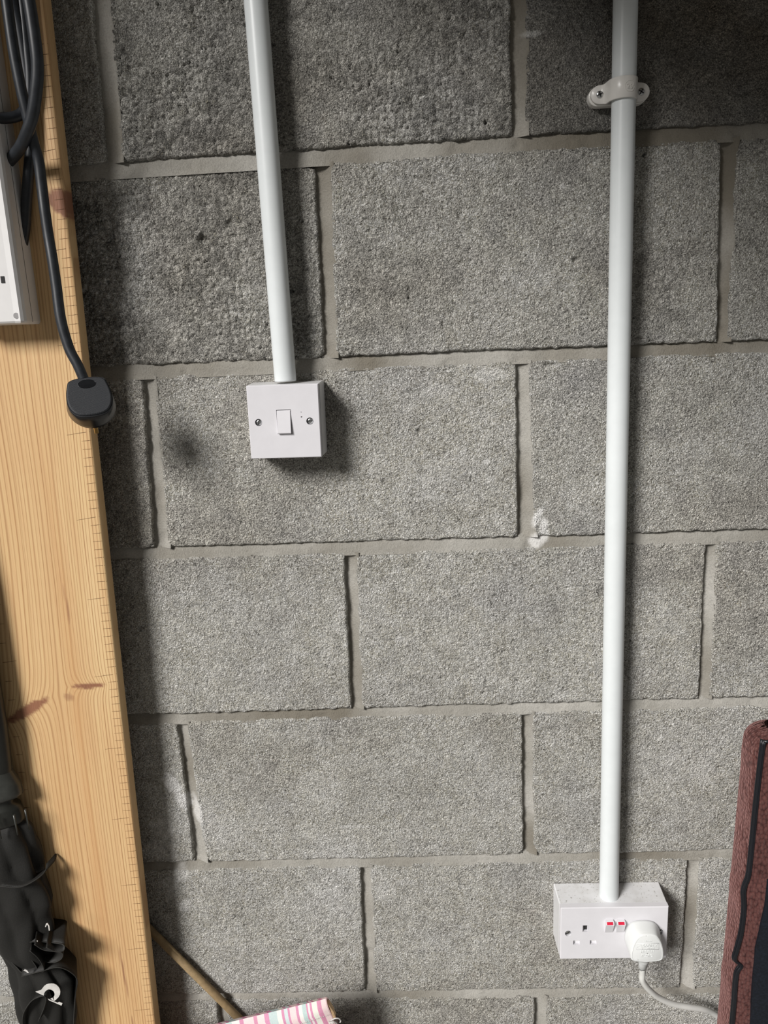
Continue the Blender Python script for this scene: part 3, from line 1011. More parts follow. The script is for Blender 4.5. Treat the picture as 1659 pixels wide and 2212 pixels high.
# strain relief
bm = bmesh.new()
pts = [(.000, -.0225, .0135), (.000, -.0250, .0135), (.0000, -.0252, .0135), (-.0002, -.0290, .0135), (-.0004, -.0292, .0135), (-.0006, -.0315, .0132), (-.0008, -.0317, .0131),
       (-.001, -.0345, .0127), (-.0012, -.0348, .0126), (-.0012, -.0375, .0122), (-.0014, -.0378, .0121), (-.0014, -.0405, .0117), (-.0014, -.0408, .0116), (-.0013, -.0450, .0112)]
rad = [.0090, .0090, .0072, .0070, .0058, .0066, .0052, .0064, .0050, .0061, .0048, .0058, .0046, .0044]
tube(bm, pts, rad, 18, flat=.8)
obj('strain_relief', bm, M['wplug'], wp)
# flex, in plug coordinates (x, z_world - zc, -(y_world) - .0453)
flex = [(.5411, -.0563, -1.0280), (.5418, -.0545, -1.0380), (.5424, -.0530, -1.0487), (.548, -.0500, -1.0613), (.5562, -.0465, -1.074), (.5663, -.0425, -1.0869), (.5802, -.0385, -1.0991), (.5967, -.0345, -1.1096),
        (.6165, -.0300, -1.1183), (.6364, -.0240, -1.1282), (.6515, -.0180, -1.1404), (.6744, -.0130, -1.1638), (.6932, -.0120, -1.1903), (.712, -.0120, -1.24), (.72, -.0120, -1.32)]
flex = [(a - .5425, c + .9840, -b - .0453) for a, b, c in flex]
bm = bmesh.new()
tube(bm, catmull(flex, 8), .0040, 16)
obj('flex', bm, M['wcable'], wp)

# ------------------------------------------------------------------ pine measuring board
BT = .020
BA = math.radians(1.62)
BX0, BZ0 = -.0945, -.018
bd = thing('measuring_board', 'tall pine board with ruler ticks along its edges standing against the wall at left', 'board', (0, 0, 0))


def bxz(u, z):
    """u = distance left of the right edge (positive), z height -> x"""
    return BX0 + (z - BZ0) * math.tan(BA) - u


def build_board():
    Wd = .152
    zt, zb = .70, FLOOR
    nu, nz = 66, 900
    # ring of cross section: round the edges
    r = .0035
    us, ys = [], []
    yf, yb = -.048, -.028
    sec = []
    for a in np.linspace(0, math.pi / 2, 6): sec.append((r - r * math.cos(a) , yf + r - r * math.sin(a)))   # right arris (u small)
    for u in np.linspace(r, Wd - r, nu)[1:-1]: sec.append((u, yf))
    for a in np.linspace(math.pi / 2, 0, 6): sec.append((Wd - r + r * math.cos(a), yf + r - r * math.sin(a)))
    sec += [(Wd, yb - r), (Wd - r * .3, yb - r * .3), (Wd - r, yb), (r, yb), (r * .3, yb - r * .3), (0, yb - r), (0, yf + r)]
    U = np.array([s[0] for s in sec]); Yc = np.array([s[1] for s in sec])
    Zs = np.linspace(zb, zt, nz)
    UU, ZZ = np.meshgrid(U, Zs, indexing='ij')
    YY = np.repeat(Yc[:, None], nz, 1)
    XX = BX0 + (ZZ - BZ0) * math.tan(BA) - UU
    P = np.stack([XX, YY, ZZ], -1)
    # grain coordinate: rings ~3.6 mm apart, wandering slowly, bending round the knots
    u = UU.copy()
    wander = .012 * np.exp(-((ZZ + .40) / .20) ** 2) * np.clip((UU - .02) / .08, 0, 1) + .004 * np.sin(ZZ * 5 + 1)
    g = u + wander + .0015 * fbm(UU * 1.0, ZZ * .12, 60, 3, 3)
    knots = [  # centre x,z ; half length, half height ; slope ; deflection
        (-.149, -.6027, .021, .0040, 0.03, .010), (-.233, -.634, .030, .0080, .50, -.012), (-.098, -.040, .018, .014, -.4, .006)]
    kn = np.zeros_like(UU); heart = np.zeros_like(UU)
    for kx, kz, a, b, sl, de in knots:
        dx, dz = XX - kx, ZZ - kz - sl * (XX - kx)
        lx = np.exp(-(dx / (a * 1.25)) ** 4)
        g += de * lx * np.exp(-(np.abs(dz) / (b * 2.6)) ** 1.3) * np.sign(1)
        e = (dx / a) ** 2 + (dz / b) ** 2 + fbm(XX, ZZ, 260, 3, 11) * .5
        kn = np.maximum(kn, np.clip((1.15 - e) * 2.2, 0, 1))
    e = ((XX + .176) / .007) ** 2 + ((ZZ + .617) / .006) ** 2 + fbm(XX, ZZ, 200, 3, 15)
    kn = np.maximum(kn, .55 * np.clip(1.2 - e, 0, 1))
    # resin streaks
    for sx, sz, hw_, hh, st in ((-.161, -.50, .0011, .032, .7), (-.160, -1.03, .0013, .045, .9), (-.158, -1.115, .0008, .03, .7)):
        cx = sx + (ZZ - sz) * .06 * -1 * .6
        kn = np.maximum(kn, st * np.clip(1.1 - ((XX - cx) / hw_) ** 2 * .6 - ((ZZ - sz) / hh) ** 2, 0, 1))
    hc = -.168 + .010 * np.sin((ZZ + .6) * 4)
    heart = .55 * np.exp(-((XX - hc) / .010) ** 2) * np.clip(1.2 - np.abs(ZZ + .75) / .5, 0, 1) + .25 * np.clip(fbm(XX * 1, ZZ * .1, 30, 3, 19), 0, 1)
    rough = .0039 * (1 - .25 * np.clip((.05 - UU) / .05, 0, 1))
    gu = g / .0054 + np.where(UU < .05, (UU - .05) * 70, 0)
    grey = .10 + 0 * UU
    me = grid_mesh('board', P, dict(gu=gu, knot=kn, heart=heart, grey=grey), True)
    # end caps
    o = obj('plank', me, M['pine'], bd)
    bm = bmesh.new(); bm.from_mesh(me)
    bm.verts.ensure_lookup_table()
    n = len(sec)
    idx = lambda i, j: bm.verts[i * nz + j]
    bmesh.ops.remove_doubles(bm, verts=bm.verts, dist=1e-6)
    bmesh.ops.holes_fill(bm, edges=[e for e in bm.edges if e.is_boundary], sides=0)
    bmesh.ops.recalc_face_normals(bm, faces=bm.faces)
    bm.to_mesh(me); bm.free()
    return o


plank = build_board()


def ticks(edge, pitch, first, zs, ze, long_every, lens, name):
    bm = bmesh.new()
    z = first; i = 0
    rnd = random.Random(3)
    while z > ze:
        if z < zs:
            L = lens[1] if i % long_every == 0 else lens[0]
            L *= rnd.uniform(.93, 1.07)
            u0 = .0018 if edge == 'R' else .145 - .0018
            tilt = rnd.uniform(.02, .07) + (.06 if i % long_every == 0 else 0)
            if edge == 'R': ua, ub = u0, u0 + L
            else: ua, ub = u0, u0 - L
            h = .00028
            n = 5
            ring = []
            for k in range(n + 1):
                u = ua + (ub - ua) * k / n
                zz = z + BA * 0 - (u - ua) * tilt + rnd.uniform(-.00012, .00012)
                hh = h * (1 - .6 * (k / n))
                x = bxz(u, zz)
                yy = -.0480 if u > .0035 and u < .1485 else -.0480 + .0035 - math.sqrt(max(0, .0035 ** 2 - (.0035 - min(u, .152 - u)) ** 2))
                ring.append([(x, yy - .00012, zz + hh), (x, yy - .00012, zz - hh), (x, yy + .0004, zz - hh), (x, yy + .0004, zz + hh)])
            loft(bm, ring)
        z -= pitch; i += 1
    bmesh.ops.recalc_face_normals(bm, faces=bm.faces)
    o = obj(name, bm, M['mark'], plank)
    o['kind'] = 'stuff'
    return o


ticks('R', .01005, -.2845 + .0100 * 40, .3, -1.56, 10, (.0108, .0265), 'ruler_ticks')
ticks('L', .0254, -.5680 + .0254 * 24, .3, -1.56, 12, (.0085, .017), 'ruler_ticks')

# ------------------------------------------------------------------ thin cane behind the board
cane = thing('wooden_cane', 'thin round wooden cane leaning from behind the board down to the striped fabric', 'cane', (0, 0, 0))
bm = bmesh.new()
d = Vector((-.0244 + .1348, 0, -1.1447 + .9933)).normalized()
p0 = Vector((-.1348, -.0085, -.9933)) - d * .08
p1 = Vector((-.0244, -.0085, -1.1447))
tfl = (p1.z - (FLOOR + .006)) / -d.z
p2 = p1 + d * tfl
tube(bm, [p0, p0.lerp(p2, .3) + Vector((.0006, 0, .0004)), p0.lerp(p2, .6), p2], .0054, 16)
obj('cane_shaft', bm, M['dowel'], cane)
for o in list(cane.children): pass

# ------------------------------------------------------------------ striped canvas on a wooden batten
cv = thing('striped_canvas', 'pink, white and pale green striped canvas wrapped round a batten, tied with white string', 'canvas', (0, 0, 0))


def build_canvas():
    a = Vector((-.0269, -.080, -1.0835)); b = Vector((.1224, -.080, -1.0433))
    ex = (b - a).normalized()
    L0 = -.12                       # extends left out of the frame
    dn = Vector((ex.z, 0, -ex.x))
    if dn.z > 0: dn = -dn
    Lb = (b - a).length
    nL, nR = 160, 28
    H = .20
    P = np.zeros((nL, nR * 2, 3)); St = np.zeros((nL, nR * 2))
    for i in range(nL):
        s = L0 + (Lb - L0) * i / (nL - 1)
        for j in range(nR * 2):
            t = j / (nR * 2 - 1)
            # closed flattened loop: front sheet down, back sheet up
            if t < .5: q = t / .5; yoff = -.5; dd = q * H
            else: q = (t - .5) / .5; yoff = .5; dd = (1 - q) * H
            th = .016 * (1 - .0 * dd) * min(1, (dd / .010 + .05)) ** .5
            wob = .0012 * math.sin(s * 40 + dd * 25) * min(1, dd / .01)
            fold = .0020 * math.exp(-((dd - .030 + .02 * (s / Lb)) / .004) ** 2) * (1 if yoff < 0 else 0)
            taper = 1 - .35 * max(0, (s - Lb + .012) / .012)
            p = a + ex * s + dn * dd + Vector((0, yoff * th * taper + wob - fold, 0))
            P[i, j] = p
            St[i, j] = min(.999, max(0, (s + .03) / (Lb + .03))) if s > -.03 else ((s * 7.3) % 1.0)
    me = grid_mesh('canvas', P, dict(stripe=St), True)
    cl = obj('canvas_wrap', me, M['stripe'], cv)
    # stitched hem line across
    bm = bmesh.new()
    s = -.11
    while s < Lb - .004:
        dd = .0195 - .008 * (s / Lb) + .006
        p = a + ex * s + dn * dd + Vector((0, -.0100 + .0012 * math.sin(s * 40 + dd * 25), 0))
        q = p + ex * .0016
        tube(bm, [p, q], .0003, 5)
        s += .0026
    h = obj('stitching', bm, M['print'], cl); h['kind'] = 'stuff'
    # batten: pointed end showing past the canvas
    bm = bmesh.new()
    e0 = a + ex * (L0) + dn * .035
    e1 = a + ex * (Lb + .0005) + dn * .012
    rings = []
    for s, dt, dbm, ty in ((L0, .02, .05, .005), (Lb - .01, .006, .040, .005), (Lb + .0012, .0085, .032, .004), (Lb + .0030, .020, .030, .003)):
        q = a + ex * s
        rings.append([tuple(q + dn * dt + Vector((0, -ty, 0))), tuple(q + dn * dbm + Vector((0, -ty, 0))), tuple(q + dn * dbm + Vector((0, ty, 0))), tuple(q + dn * dt + Vector((0, ty, 0)))])
    loft(bm, rings)
    bmesh.ops.recalc_face_normals(bm, faces=bm.faces)
    obj('batten', bm, M['batten'], cv)
    # string bow
    bm = bmesh.new()
    c = b + dn * .024 + Vector((.002, -.012, 0))
    tube(bm, catmull([c + Vector(v) for v in ((-.004, .002, -.004), (-.001, -.002, .002), (.004, -.003, .0055), (.0085, -.002, .004), (.0105, -.001, -.0005), (.0095, -.001, -.003))], 6), .00085, 8)
    tube(bm, catmull([c + Vector(v) for v in ((-.006, .003, -.006), (-.003, -.003, -.001), (.001, -.004, .001), (.004, -.002, -.002), (.0055, 0, -.009), (.005, .001, -.02))], 6), .00085, 8)
    tube(bm, catmull([c + Vector(v) for v in ((-.002, -.003, 0), (-.005, -.004, -.004), (-.0065, -.003, -.010), (-.006, 0, -.02))], 6), .0008, 8)
    tube(bm, catmull([c + Vector(v) for v in ((-.001, -.003, .001), (.0015, -.005, -.004), (.002, -.004, -.010), (.001, -.002, -.018))], 6), .0008, 8)
    obj('tie_string', bm, M['print'], cv)
    # rest of the post down to the floor
    bm = bmesh.new()
    tube(bm, [a + ex * -.06 + dn * .05, Vector(((a + ex * -.06 + dn * .05).x, -.080, FLOOR))], .012, 14)
    tube(bm, [a + ex * .05 + dn * .15, Vector(((a + ex * .05 + dn * .15).x, -.080, FLOOR))], .012, 14)
    obj('post', bm, M['dowel'], cv)


build_canvas()

# ------------------------------------------------------------------ extension lead: housing, black rubber cable, black plug
el_ = thing('extension_lead', 'white extension socket block with thick black cable and black plug hanging on the board', 'extension lead', (-.1425, -.048, -.164))
bm = bmesh.new()
hs = []
Wh, Dh, Lh = .072, .040, .42
def hs_ring(z, g):
    o_ = []
    prof = [(0 - g, 0), (0 - g, .031 - g * .5), (-.0015 - g, .0345 - g), (-.004 - g, .037 - g * 1.6)]
    # right side going forward, then face, then left side back (x negative to the left)
    pts = [(p[0], -p[1]) for p in prof]
    pts += [(-.011 - g, -.0355 + g * 1.6), (-Wh + .011 + g, -.0355 + g * 1.6)]
    pts += [(-Wh + .004 + g, -.037 + g * 1.6), (-Wh + .0015 + g, -.0345 + g), (-Wh + g, -.031 + g * .5), (-Wh + g, 0)]
    return [(p[0], p[1], z) for p in pts]
rings = [hs_ring(0.0, .0020), hs_ring(.0012, .0008), hs_ring(.003, 0), hs_ring(Lh - .003, 0), hs_ring(Lh, .002)]
# bottom slopes: front lower edge sits lower than the back
for r_ in rings[:3]:
    for i, p in enumerate(r_):
        r_[i] = (p[0], p[1], p[2] + (.0 if p[1] < -.028 else 0.0))
loft(bm, rings)
bmesh.ops.recalc_face_normals(bm, faces=bm.faces)
hou = obj('housing', bm, M['lead'], el_)
# seam between cover and base on the visible side, screw hole, pin openings
bm = bmesh.new()
box(bm, (.00005, -.0185, Lh / 2), (.0003, .0005, Lh - .004))
obj('seam', bm, M['dark'], hou)
bm = bmesh.new()
loft(bm, [[(-.0082 + .0032 * math.cos(a), y_, .0085 + .0032 * math.sin(a)) for a in np.linspace(0, 2 * math.pi, 17)[:-1]] for y_ in (-.0350, -.0366)])
g_ = obj('screw_hole', bm, plain('recess_grey', (0.30, 0.29, 0.29), .6), hou)
for gz in (.055, .125, .195, .265):
    for sx, sz, w_, h_ in ((-.0175, -.009, .004, .0068), (-.0535, -.009, .004, .0068), (-.036, .010, .0075, .0042)):
        bm = bmesh.new()
        box(bm, (sx, -.0357, gz + sz), (w_, .0008, h_))
        obj('pin_slot', bm, M['dark'], hou)
el_.rotation_euler = (0, math.radians(.5), 0)

org = Vector((-.1425, -.048, -.164))
Rinv = Matrix.Rotation(math.radians(-.5), 3, 'Y')
loc = lambda p: tuple(Rinv @ (Vector(p) - org))
c1 = [(-.128, -.07, .42), (-.1165, -.075, .26), (-.1143, -.080, .1607), (-.1142, -.080, .1446), (-.1144, -.080, .1035), (-.1129, -.079, .0656), (-.1110, -.077, .0397), (-.1102, -.074, .018), (-.1092, -.070, .0004),
      (-.1096, -.070, -.0263), (-.1092, -.072, -.0489), (-.1082, -.074, -.0764), (-.1062, -.077, -.0997), (-.1047, -.080, -.128), (-.1031, -.084, -.1616), (-.0975, -.0865, -.192), (-.0900, -.0880, -.210), (-.0850, -.0885, -.226)]
c2 = [(-.115, -.08, .42), (-.098, -.09, .26), (-.0892, -.095, .160), (-.0856, -.095, .1372), (-.085, -.095, .0968), (-.0868, -.094, .0767), (-.0919, -.092, .0588), (-.101, -.088, .0372), (-.1122, -.083, .0218),
      (-.1236, -.076, .0117), (-.1377, -.067, .0047), (-.153, -.060, -.0026), (-.1672, -.058, -.0118)]
c3 = [(-.20, -.092, .055), (-.170, -.090, .041), (-.1511, -.085, .0397), (-.1361, -.070, .0415), (-.1253, -.060, .0474), (-.1176, -.0565, .0592), (-.1133, -.056, .0741), (-.1107, -.056, .1082), (-.110, -.056, .2), (-.125, -.06, .42)]
c4 = [(-.135, -.07, .42), (-.1200, -.064, .26), (-.1169, -.062, .168), (-.1167, -.060, .1522), (-.115, -.058, .1277), (-.1149, -.056, .0985), (-.1162, -.055, .0684), (-.1186, -.0545, .0422), (-.1228, -.0545, .0154),
      (-.1296, -.0545, -.0115), (-.136, -.0545, -.039), (-.1412, -.0545, -.0622), (-.1473, -.0545, -.0809), (-.158, -.0545, -.1092)]
shade_hank = []  # unseen cable loops left of view, added to shade the board
for q in range(4):
    r_ = random.Random(q + 20)
    ox, oy = -.205 - .016 * q, -.100 - .010 * (q % 2)
    lp = [(-.150 - .01 * q, -.085, .44), (ox + .035, oy, .36), (ox + .028 + r_.uniform(-.01, .01), oy - .01, .22), (ox + .02, oy - .012, .10), (ox - .02, oy - .01, .052),
          (ox - .075, oy, .10), (ox - .085, oy + .005, .22), (ox - .05, oy + .005, .36), (-.165 - .01 * q, -.08, .44)]
    shade_hank.append((lp, .0055))
for pts, rr in [(c1, .0055), (c2, .0060), (c3, .0055), (c4, .0055)] + shade_hank:
    bm = bmesh.new()
    tube(bm, [loc(p) for p in catmull(pts, 8)], rr, 18)
    obj('cable_strand', bm, M['rubber'], el_)

# black plug, hanging, back face towards the room and up
def black_plug(parent):
    n = Vector((.29, -.785, .55)).normalized()              # out of the back face
    up = Vector((-.06, 0, 1)); up = (up - n * up.dot(n)).normalized()   # towards the cable
    ey = -up                                              # local +y = earth side (away from cable)
    ex = ey.cross(n)
    capc = Vector((-.0752, -.104, -.2432))
    D = .0265
    o0 = capc - n * D + up * .001
    Mx = Matrix(((ex.x, ey.x, n.x, o0.x), (ex.y, ey.y, n.y, o0.y), (ex.z, ey.z, n.z, o0.z), (0, 0, 0, 1)))
    K = 1.0
    base = [(-.0085, .0255), (.0085, .0255), (.0205, .0160), (.0262, .0030), (.0240, -.0100), (.0170, -.0235), (-.0170, -.0235), (-.0240, -.0100), (-.0262, .0030), (-.0205, .0160)]
    cap = [(-.0135, .0240), (.0135, .0240), (.0220, .0140), (.0240, .0010), (.0218, -.0120), (.0180, -.0240), (-.0180, -.0240), (-.0218, -.0120), (-.0240, .0010), (-.0220, .0140)]
    base = [(a * K, b * K) for a, b in base]; cap = [(a * K, b * K) for a, b in cap]
    bm = bmesh.new()
    plug_body(bm, base, cap, 0, D - .004, .0008)
    bm.transform(Mx)
    bm2 = bmesh.new()
    plug_body(bm2, [(a * .985, b * .985) for a, b in cap], [(a * .97, b * .97) for a, b in cap], D - .006, D, .0018)
    bm2.transform(Mx)
    inv = lambda b_: (b_.transform(Matrix.Translation(-org)), b_.transform(Rinv.to_4x4()))
    inv(bm); inv(bm2)
    body = obj('plug', bm, M['black'], parent)
    for f in body.data.polygons: f.use_smooth = True
    c = obj('plug_cover', bm2, M['texblack'], body)
    for f in c.data.polygons: f.use_smooth = len(f.vertices) < 10
    c['label'] = 'finely textured cover'
    # oval badge
    bm = bmesh.new()
    oval = [(.0090 * math.cos(a), -.0145 + .0052 * math.sin(a)) for a in np.linspace(0, 2 * math.pi, 33)]
    tube(bm, [(x, y, D) for x, y in oval], .0003, 6)
    loft(bm, [[(x * k, -.0145 + (y + .0145) * k, D + dz) for x, y in oval[:-1]] for k, dz in ((.95, -.0003), (.95, .0002))])
    bm.transform(Mx); inv(bm)
    obj('oval_badge', bm, M['black'], body)
    # pins
    bm = bmesh.new()
    box(bm, (0, .0150, -.0125), (.0045, .0082, .0255), .0006)
    bm.transform(Mx); inv(bm)
    p_ = obj('earth_pin', bm, M['brass'], body); p_['label'] = 'brass earth pin'
    for sx in (-.011, .011):
        bm = bmesh.new()
        box(bm, (sx, -.0110, -.0085), (.0063, .0040, .0180), .0006)
        bm.transform(Mx); inv(bm)
        obj('pin', bm, M['brass'], body)
    return Mx


black_plug(el_)

# ------------------------------------------------------------------ folded umbrella
um = thing('folded_umbrella', 'folded black umbrella with white printed letters leaning at the foot of the board', 'umbrella', (-.24, -.085, FLOOR))
ub = Vector((-.24, -.085, FLOOR))


def uloc(P): return P - np.array(ub)


def umbrella_loft(name, rows, mat, nth=72, k=0, amp=0, seed=1, twist=0, sharp=1.0, parent=um, ry=.50, sub=6):
    """rows of (z, cx, rx); folds k around with amplitude amp"""
    rows = sorted(rows, reverse=True)
    zs = np.array([r[0] for r in rows])[::-1]; cx = np.array([r[1] for r in rows])[::-1]; rx = np.array([r[2] for r in rows])[::-1]
    n = max(12, int((zs[-1] - zs[0]) / .004 * sub / 6))
    Z = np.linspace(zs[0], zs[-1], n); CX = np.interp(Z, zs, cx); RX = np.interp(Z, zs, rx)
    th = np.linspace(0, 2 * math.pi, nth + 1)
    ZZ, TT = np.meshgrid(Z, th, indexing='ij')
    R = np.repeat(RX[:, None], nth + 1, 1)
    ph = twist * ZZ + .8 * np.sin(ZZ * 30 + seed)
    wv = np.abs(np.sin((k * TT + ph) / 2)) ** sharp if k else 0
    R = R * (1 - amp + amp * wv + .06 * np.sin(3 * TT + ZZ * 40 + seed) * (amp > 0) + .03 * np.sin(7 * TT - ZZ * 90) * (amp > 0))
    X = CX[:, None] + R * np.cos(TT)
    Y = -.0665 + ry * R * np.sin(TT)
    Y = np.minimum(Y, -.0495)
    P = uloc(np.stack([X, Y, ZZ], -1))
    return obj(name, grid_mesh(name, P), mat, parent)


umbrella_loft('handle', [(-0.3628, -0.2851, 0.0305), (-0.4543, -0.2851, 0.0345), (-0.6068, -0.2861, 0.0356), (-0.6474, -0.2892, 0.0381), (-0.6983, -0.2912, 0.0371), (-0.7207, -0.2912, 0.0345)], M['uplast'])
umbrella_loft('cap', [(-0.6947, -0.2932, 0.0244), (-0.6983, -0.2932, 0.0345), (-0.7085, -0.2932, 0.0396), (-0.7247, -0.2912, 0.0442), (-0.739, -0.2902, 0.0447), (-0.742, -0.2902, 0.0386)], M['ucup'])
umbrella_loft('collar', [(-0.739, -0.2922, 0.0315), (-0.7512, -0.2922, 0.0325), (-0.7532, -0.2912, 0.0396), (-0.7654, -0.2902, 0.0417), (-0.7756, -0.2892, 0.0406), (-0.7796, -0.2892, 0.0345)], M['uplast'])
umbrella_loft('canopy', [(-0.7756, -0.2892, 0.0366), (-0.7847, -0.2882, 0.0437), (-0.8101, -0.2851, 0.0478), (-0.8406, -0.2831, 0.0488), (-0.8711, -0.281, 0.0498), (-0.8965, -0.279, 0.0498), (-0.9169, -0.279, 0.0447), (-0.9423, -0.279, 0.0437), (-0.9677, -0.277, 0.0427), (-0.9982, -0.2678, 0.0376),
                        (-1.0185, -0.2607, 0.0437), (-1.0541, -0.2638, 0.0417), (-1.0948, -0.2678, 0.0386), (-1.2168, -0.2648, 0.0345), (-1.35, -.25, .026), (-1.50, -.243, .012), (-1.56, -.241, .005)], M['umbrella'], k=7, amp=.22, twist=14, sharp=.8)
# shallow panels folded over each other
rib_z = -.770
for i, (px, py) in enumerate(((-.270, -.090), (-.252, -.083), (-.243, -.072), (-.298, -.090))):
    bm = bmesh.new()
    tube(bm, [tuple(Vector((px, py, rib_z + .012)) - ub), tuple(Vector((px + .001, py - .001, rib_z - .016)) - ub)], [.0014, .0009], 8)
    obj('rib_tip', bm, M['ucup'], um)


def ribbon(name, pts, wdt, mat, r=.0007, parent=um, width_dir=(.25, .9, .12)):
    """folded sheet edge: a thin sheet swept back from its hem line"""
    P = catmull(pts, 6)
    wd = np.array(width_dir); wd = wd / np.linalg.norm(wd)
    g = np.zeros((len(P), 5, 3))
    for i, p in enumerate(P):
        for j in range(5):
            t = j / 4
            q = p + wd * wdt * t
            q[1] = min(q[1], -.0495)
            g[i, j] = q
    me = grid_mesh(name, uloc(g))
    o = obj(name, me, mat, parent)
    md = o.modifiers.new('thick', 'SOLIDIFY'); md.thickness = .0006
    bm = bmesh.new()
    tube(bm, [tuple(Vector(p) - ub) for p in P], r, 6)
    obj('hem', bm, M['hem'], o)
    return o


off = np.array((0, 0, 0))
hemA = [(-0.3015, -0.08, -0.9376), (-0.2875, -0.0822, -0.9484), (-0.2665, -0.0844, -0.9454), (-0.248, -0.0867, -0.9424), (-0.2301, -0.0889, -0.9421), (-0.2137, -0.0911, -0.9432), (-0.2102, -0.0933, -0.9467), (-0.2126, -0.0956, -0.9495), (-0.222, -0.0978, -0.9473), (-0.2304, -0.1, -0.9388)]
hemB = [(-0.3007, -0.08, -0.9475), (-0.2853, -0.0818, -0.9559), (-0.2658, -0.0836, -0.9539), (-0.2545, -0.0855, -0.9644), (-0.2427, -0.0873, -0.9727), (-0.2298, -0.0891, -0.9727), (-0.2183, -0.0909, -0.9655), (-0.2147, -0.0927, -0.9555), (-0.224, -0.0945, -0.9509), (-0.2368, -0.0964, -0.9462), (-0.2463, -0.0982, -0.9361)]
hemC = [(-0.3023, -0.08, -0.9573), (-0.2849, -0.0822, -0.9626), (-0.2701, -0.0844, -0.9608), (-0.2591, -0.0867, -0.9745), (-0.2524, -0.0889, -0.9852), (-0.2451, -0.0911, -0.9846), (-0.2427, -0.0933, -0.9754), (-0.2463, -0.0956, -0.9593), (-0.2539, -0.0978, -0.9459)]
hemD = [(-0.3055, -0.08, -0.9614), (-0.2946, -0.083, -0.9716), (-0.2837, -0.086, -0.9817), (-0.2736, -0.089, -0.989), (-0.2545, -0.092, -0.9849)]
for H_ in (hemA, hemB, hemC, hemD):
    ribbon('canopy_fold', [np.array(p) + off for p in H_], .040, M['umbrella'], width_dir=(-.30, .9, .10))
# lower loose panel with a pointed corner
ribbon('canopy_fold', [np.array(p) for p in ((-0.2732, -0.095, -0.9884), (-0.2476, -0.093, -0.9826), (-0.2244, -0.087, -0.9829), (-0.2072, -0.083, -1.0032), (-0.2132, -0.081, -1.0318), (-0.223, -0.078, -1.0741), (-0.2352, -0.078, -1.1391))], .045, M['umbrella'], width_dir=(-.40, .9, .10))
ribbon('canopy_fold', [np.array(p) for p in ((-0.2874, -0.091, -1.0782), (-0.2817, -0.093, -1.0504), (-0.2638, -0.096, -1.0249), (-0.2466, -0.095, -1.0201), (-0.2507, -0.093, -1.0374), (-0.2632, -0.093, -1.0624))], .02, M['umbrella'])
ribbon('strap', [np.array(p) for p in ((-0.2793, -0.096, -0.8501), (-0.2558, -0.095, -0.8536), (-0.2404, -0.088, -0.8515), (-0.2291, -0.077, -0.8462), (-0.231, -0.065, -0.8419))], .02, M['umbrella'])


def flat_print(name, poly, y, th=.0006):
    bm = bmesh.new()
    n = len(poly)
    f = [bm.verts.new((p[0] - ub.x, y - ub.y, p[1] - ub.z)) for p in poly]
    b = [bm.verts.new((p[0] - ub.x, y + th - ub.y, p[1] - ub.z)) for p in poly]
    bm.faces.new(f); bm.faces.new(b[::-1])
    for i in range(n): bm.faces.new((f[i], b[i], b[(i + 1) % n], f[(i + 1) % n]))
    bmesh.ops.triangulate(bm, faces=[q for q in bm.faces if len(q.verts) > 4])
    bmesh.ops.recalc_face_normals(bm, faces=bm.faces)
    o = obj(name, bm, M['print'], um); o['label'] = 'white printed letter fragment'
    return o


arc_o_ = [(-0.2484, -1.0068), (-0.2431, -1.0005), (-0.2398, -0.9981), (-0.2366, -0.9971), (-0.2329, -0.9968), (-0.2294, -0.9972), (-0.2263, -0.9991), (-0.2241, -1.0023), (-0.223, -1.0058), (-0.223, -1.0094), (-0.224, -1.014), (-0.2264, -1.0179), (-0.2299, -1.0214), (-0.2334, -1.0242)]
arc_i_ = [(-0.2377, -1.0206), (-0.235, -1.0191), (-0.2331, -1.0178), (-0.2314, -1.015), (-0.231, -1.0121), (-0.2317, -1.0091), (-0.2333, -1.0071), (-0.2353, -1.006), (-0.2379, -1.0056), (-0.2407, -1.0068), (-0.2432, -1.0091), (-0.245, -1.0121), (-0.246, -1.0154)]
sh = lambda L, dx=.0, dz=.0: [(a * 1.0 + dx, b + dz) for a, b in L]
flat_print('printed_letter', arc_o_ + arc_i_ + [(-0.256, -1.0092)], -.0985)
flat_print('printed_letter', [(-0.2414, -1.0205), (-0.2376, -1.0225), (-0.2291, -1.0271), (-0.227, -1.0257), (-0.2228, -1.028), (-0.2248, -1.0316), (-0.2338, -1.0263), (-0.2398, -1.0232)], -.0985)
flat_print('printed_letter', [(-0.2297, -0.9121), (-0.2276, -0.9073), (-0.2255, -0.9065), (-0.2238, -0.9108), (-0.2242, -0.9177), (-0.2255, -0.9177), (-0.2254, -0.9112), (-0.2264, -0.9085), (-0.2287, -0.9125)], -.0960)
flat_print('printed_letter', [(-0.2669, -0.976), (-0.2647, -0.9739), (-0.2619, -0.9755), (-0.2601, -0.9794), (-0.2626, -0.9794), (-0.2635, -0.9776), (-0.2646, -0.977)], -.0985)
flat_print('printed_letter', [(-0.2423, -0.9307), (-0.2408, -0.9307), (-0.2415, -0.9323)], -.0985)

# ------------------------------------------------------------------ maroon upholstered panel at right
mp_ = thing('upholstered_panel', 'maroon knitted fabric padded panel with black piping standing at the right by the socket', 'panel', (.64, -.068, FLOOR), (0, math.radians(0), 0))
pb = Vector((.64, -.068, FLOOR))


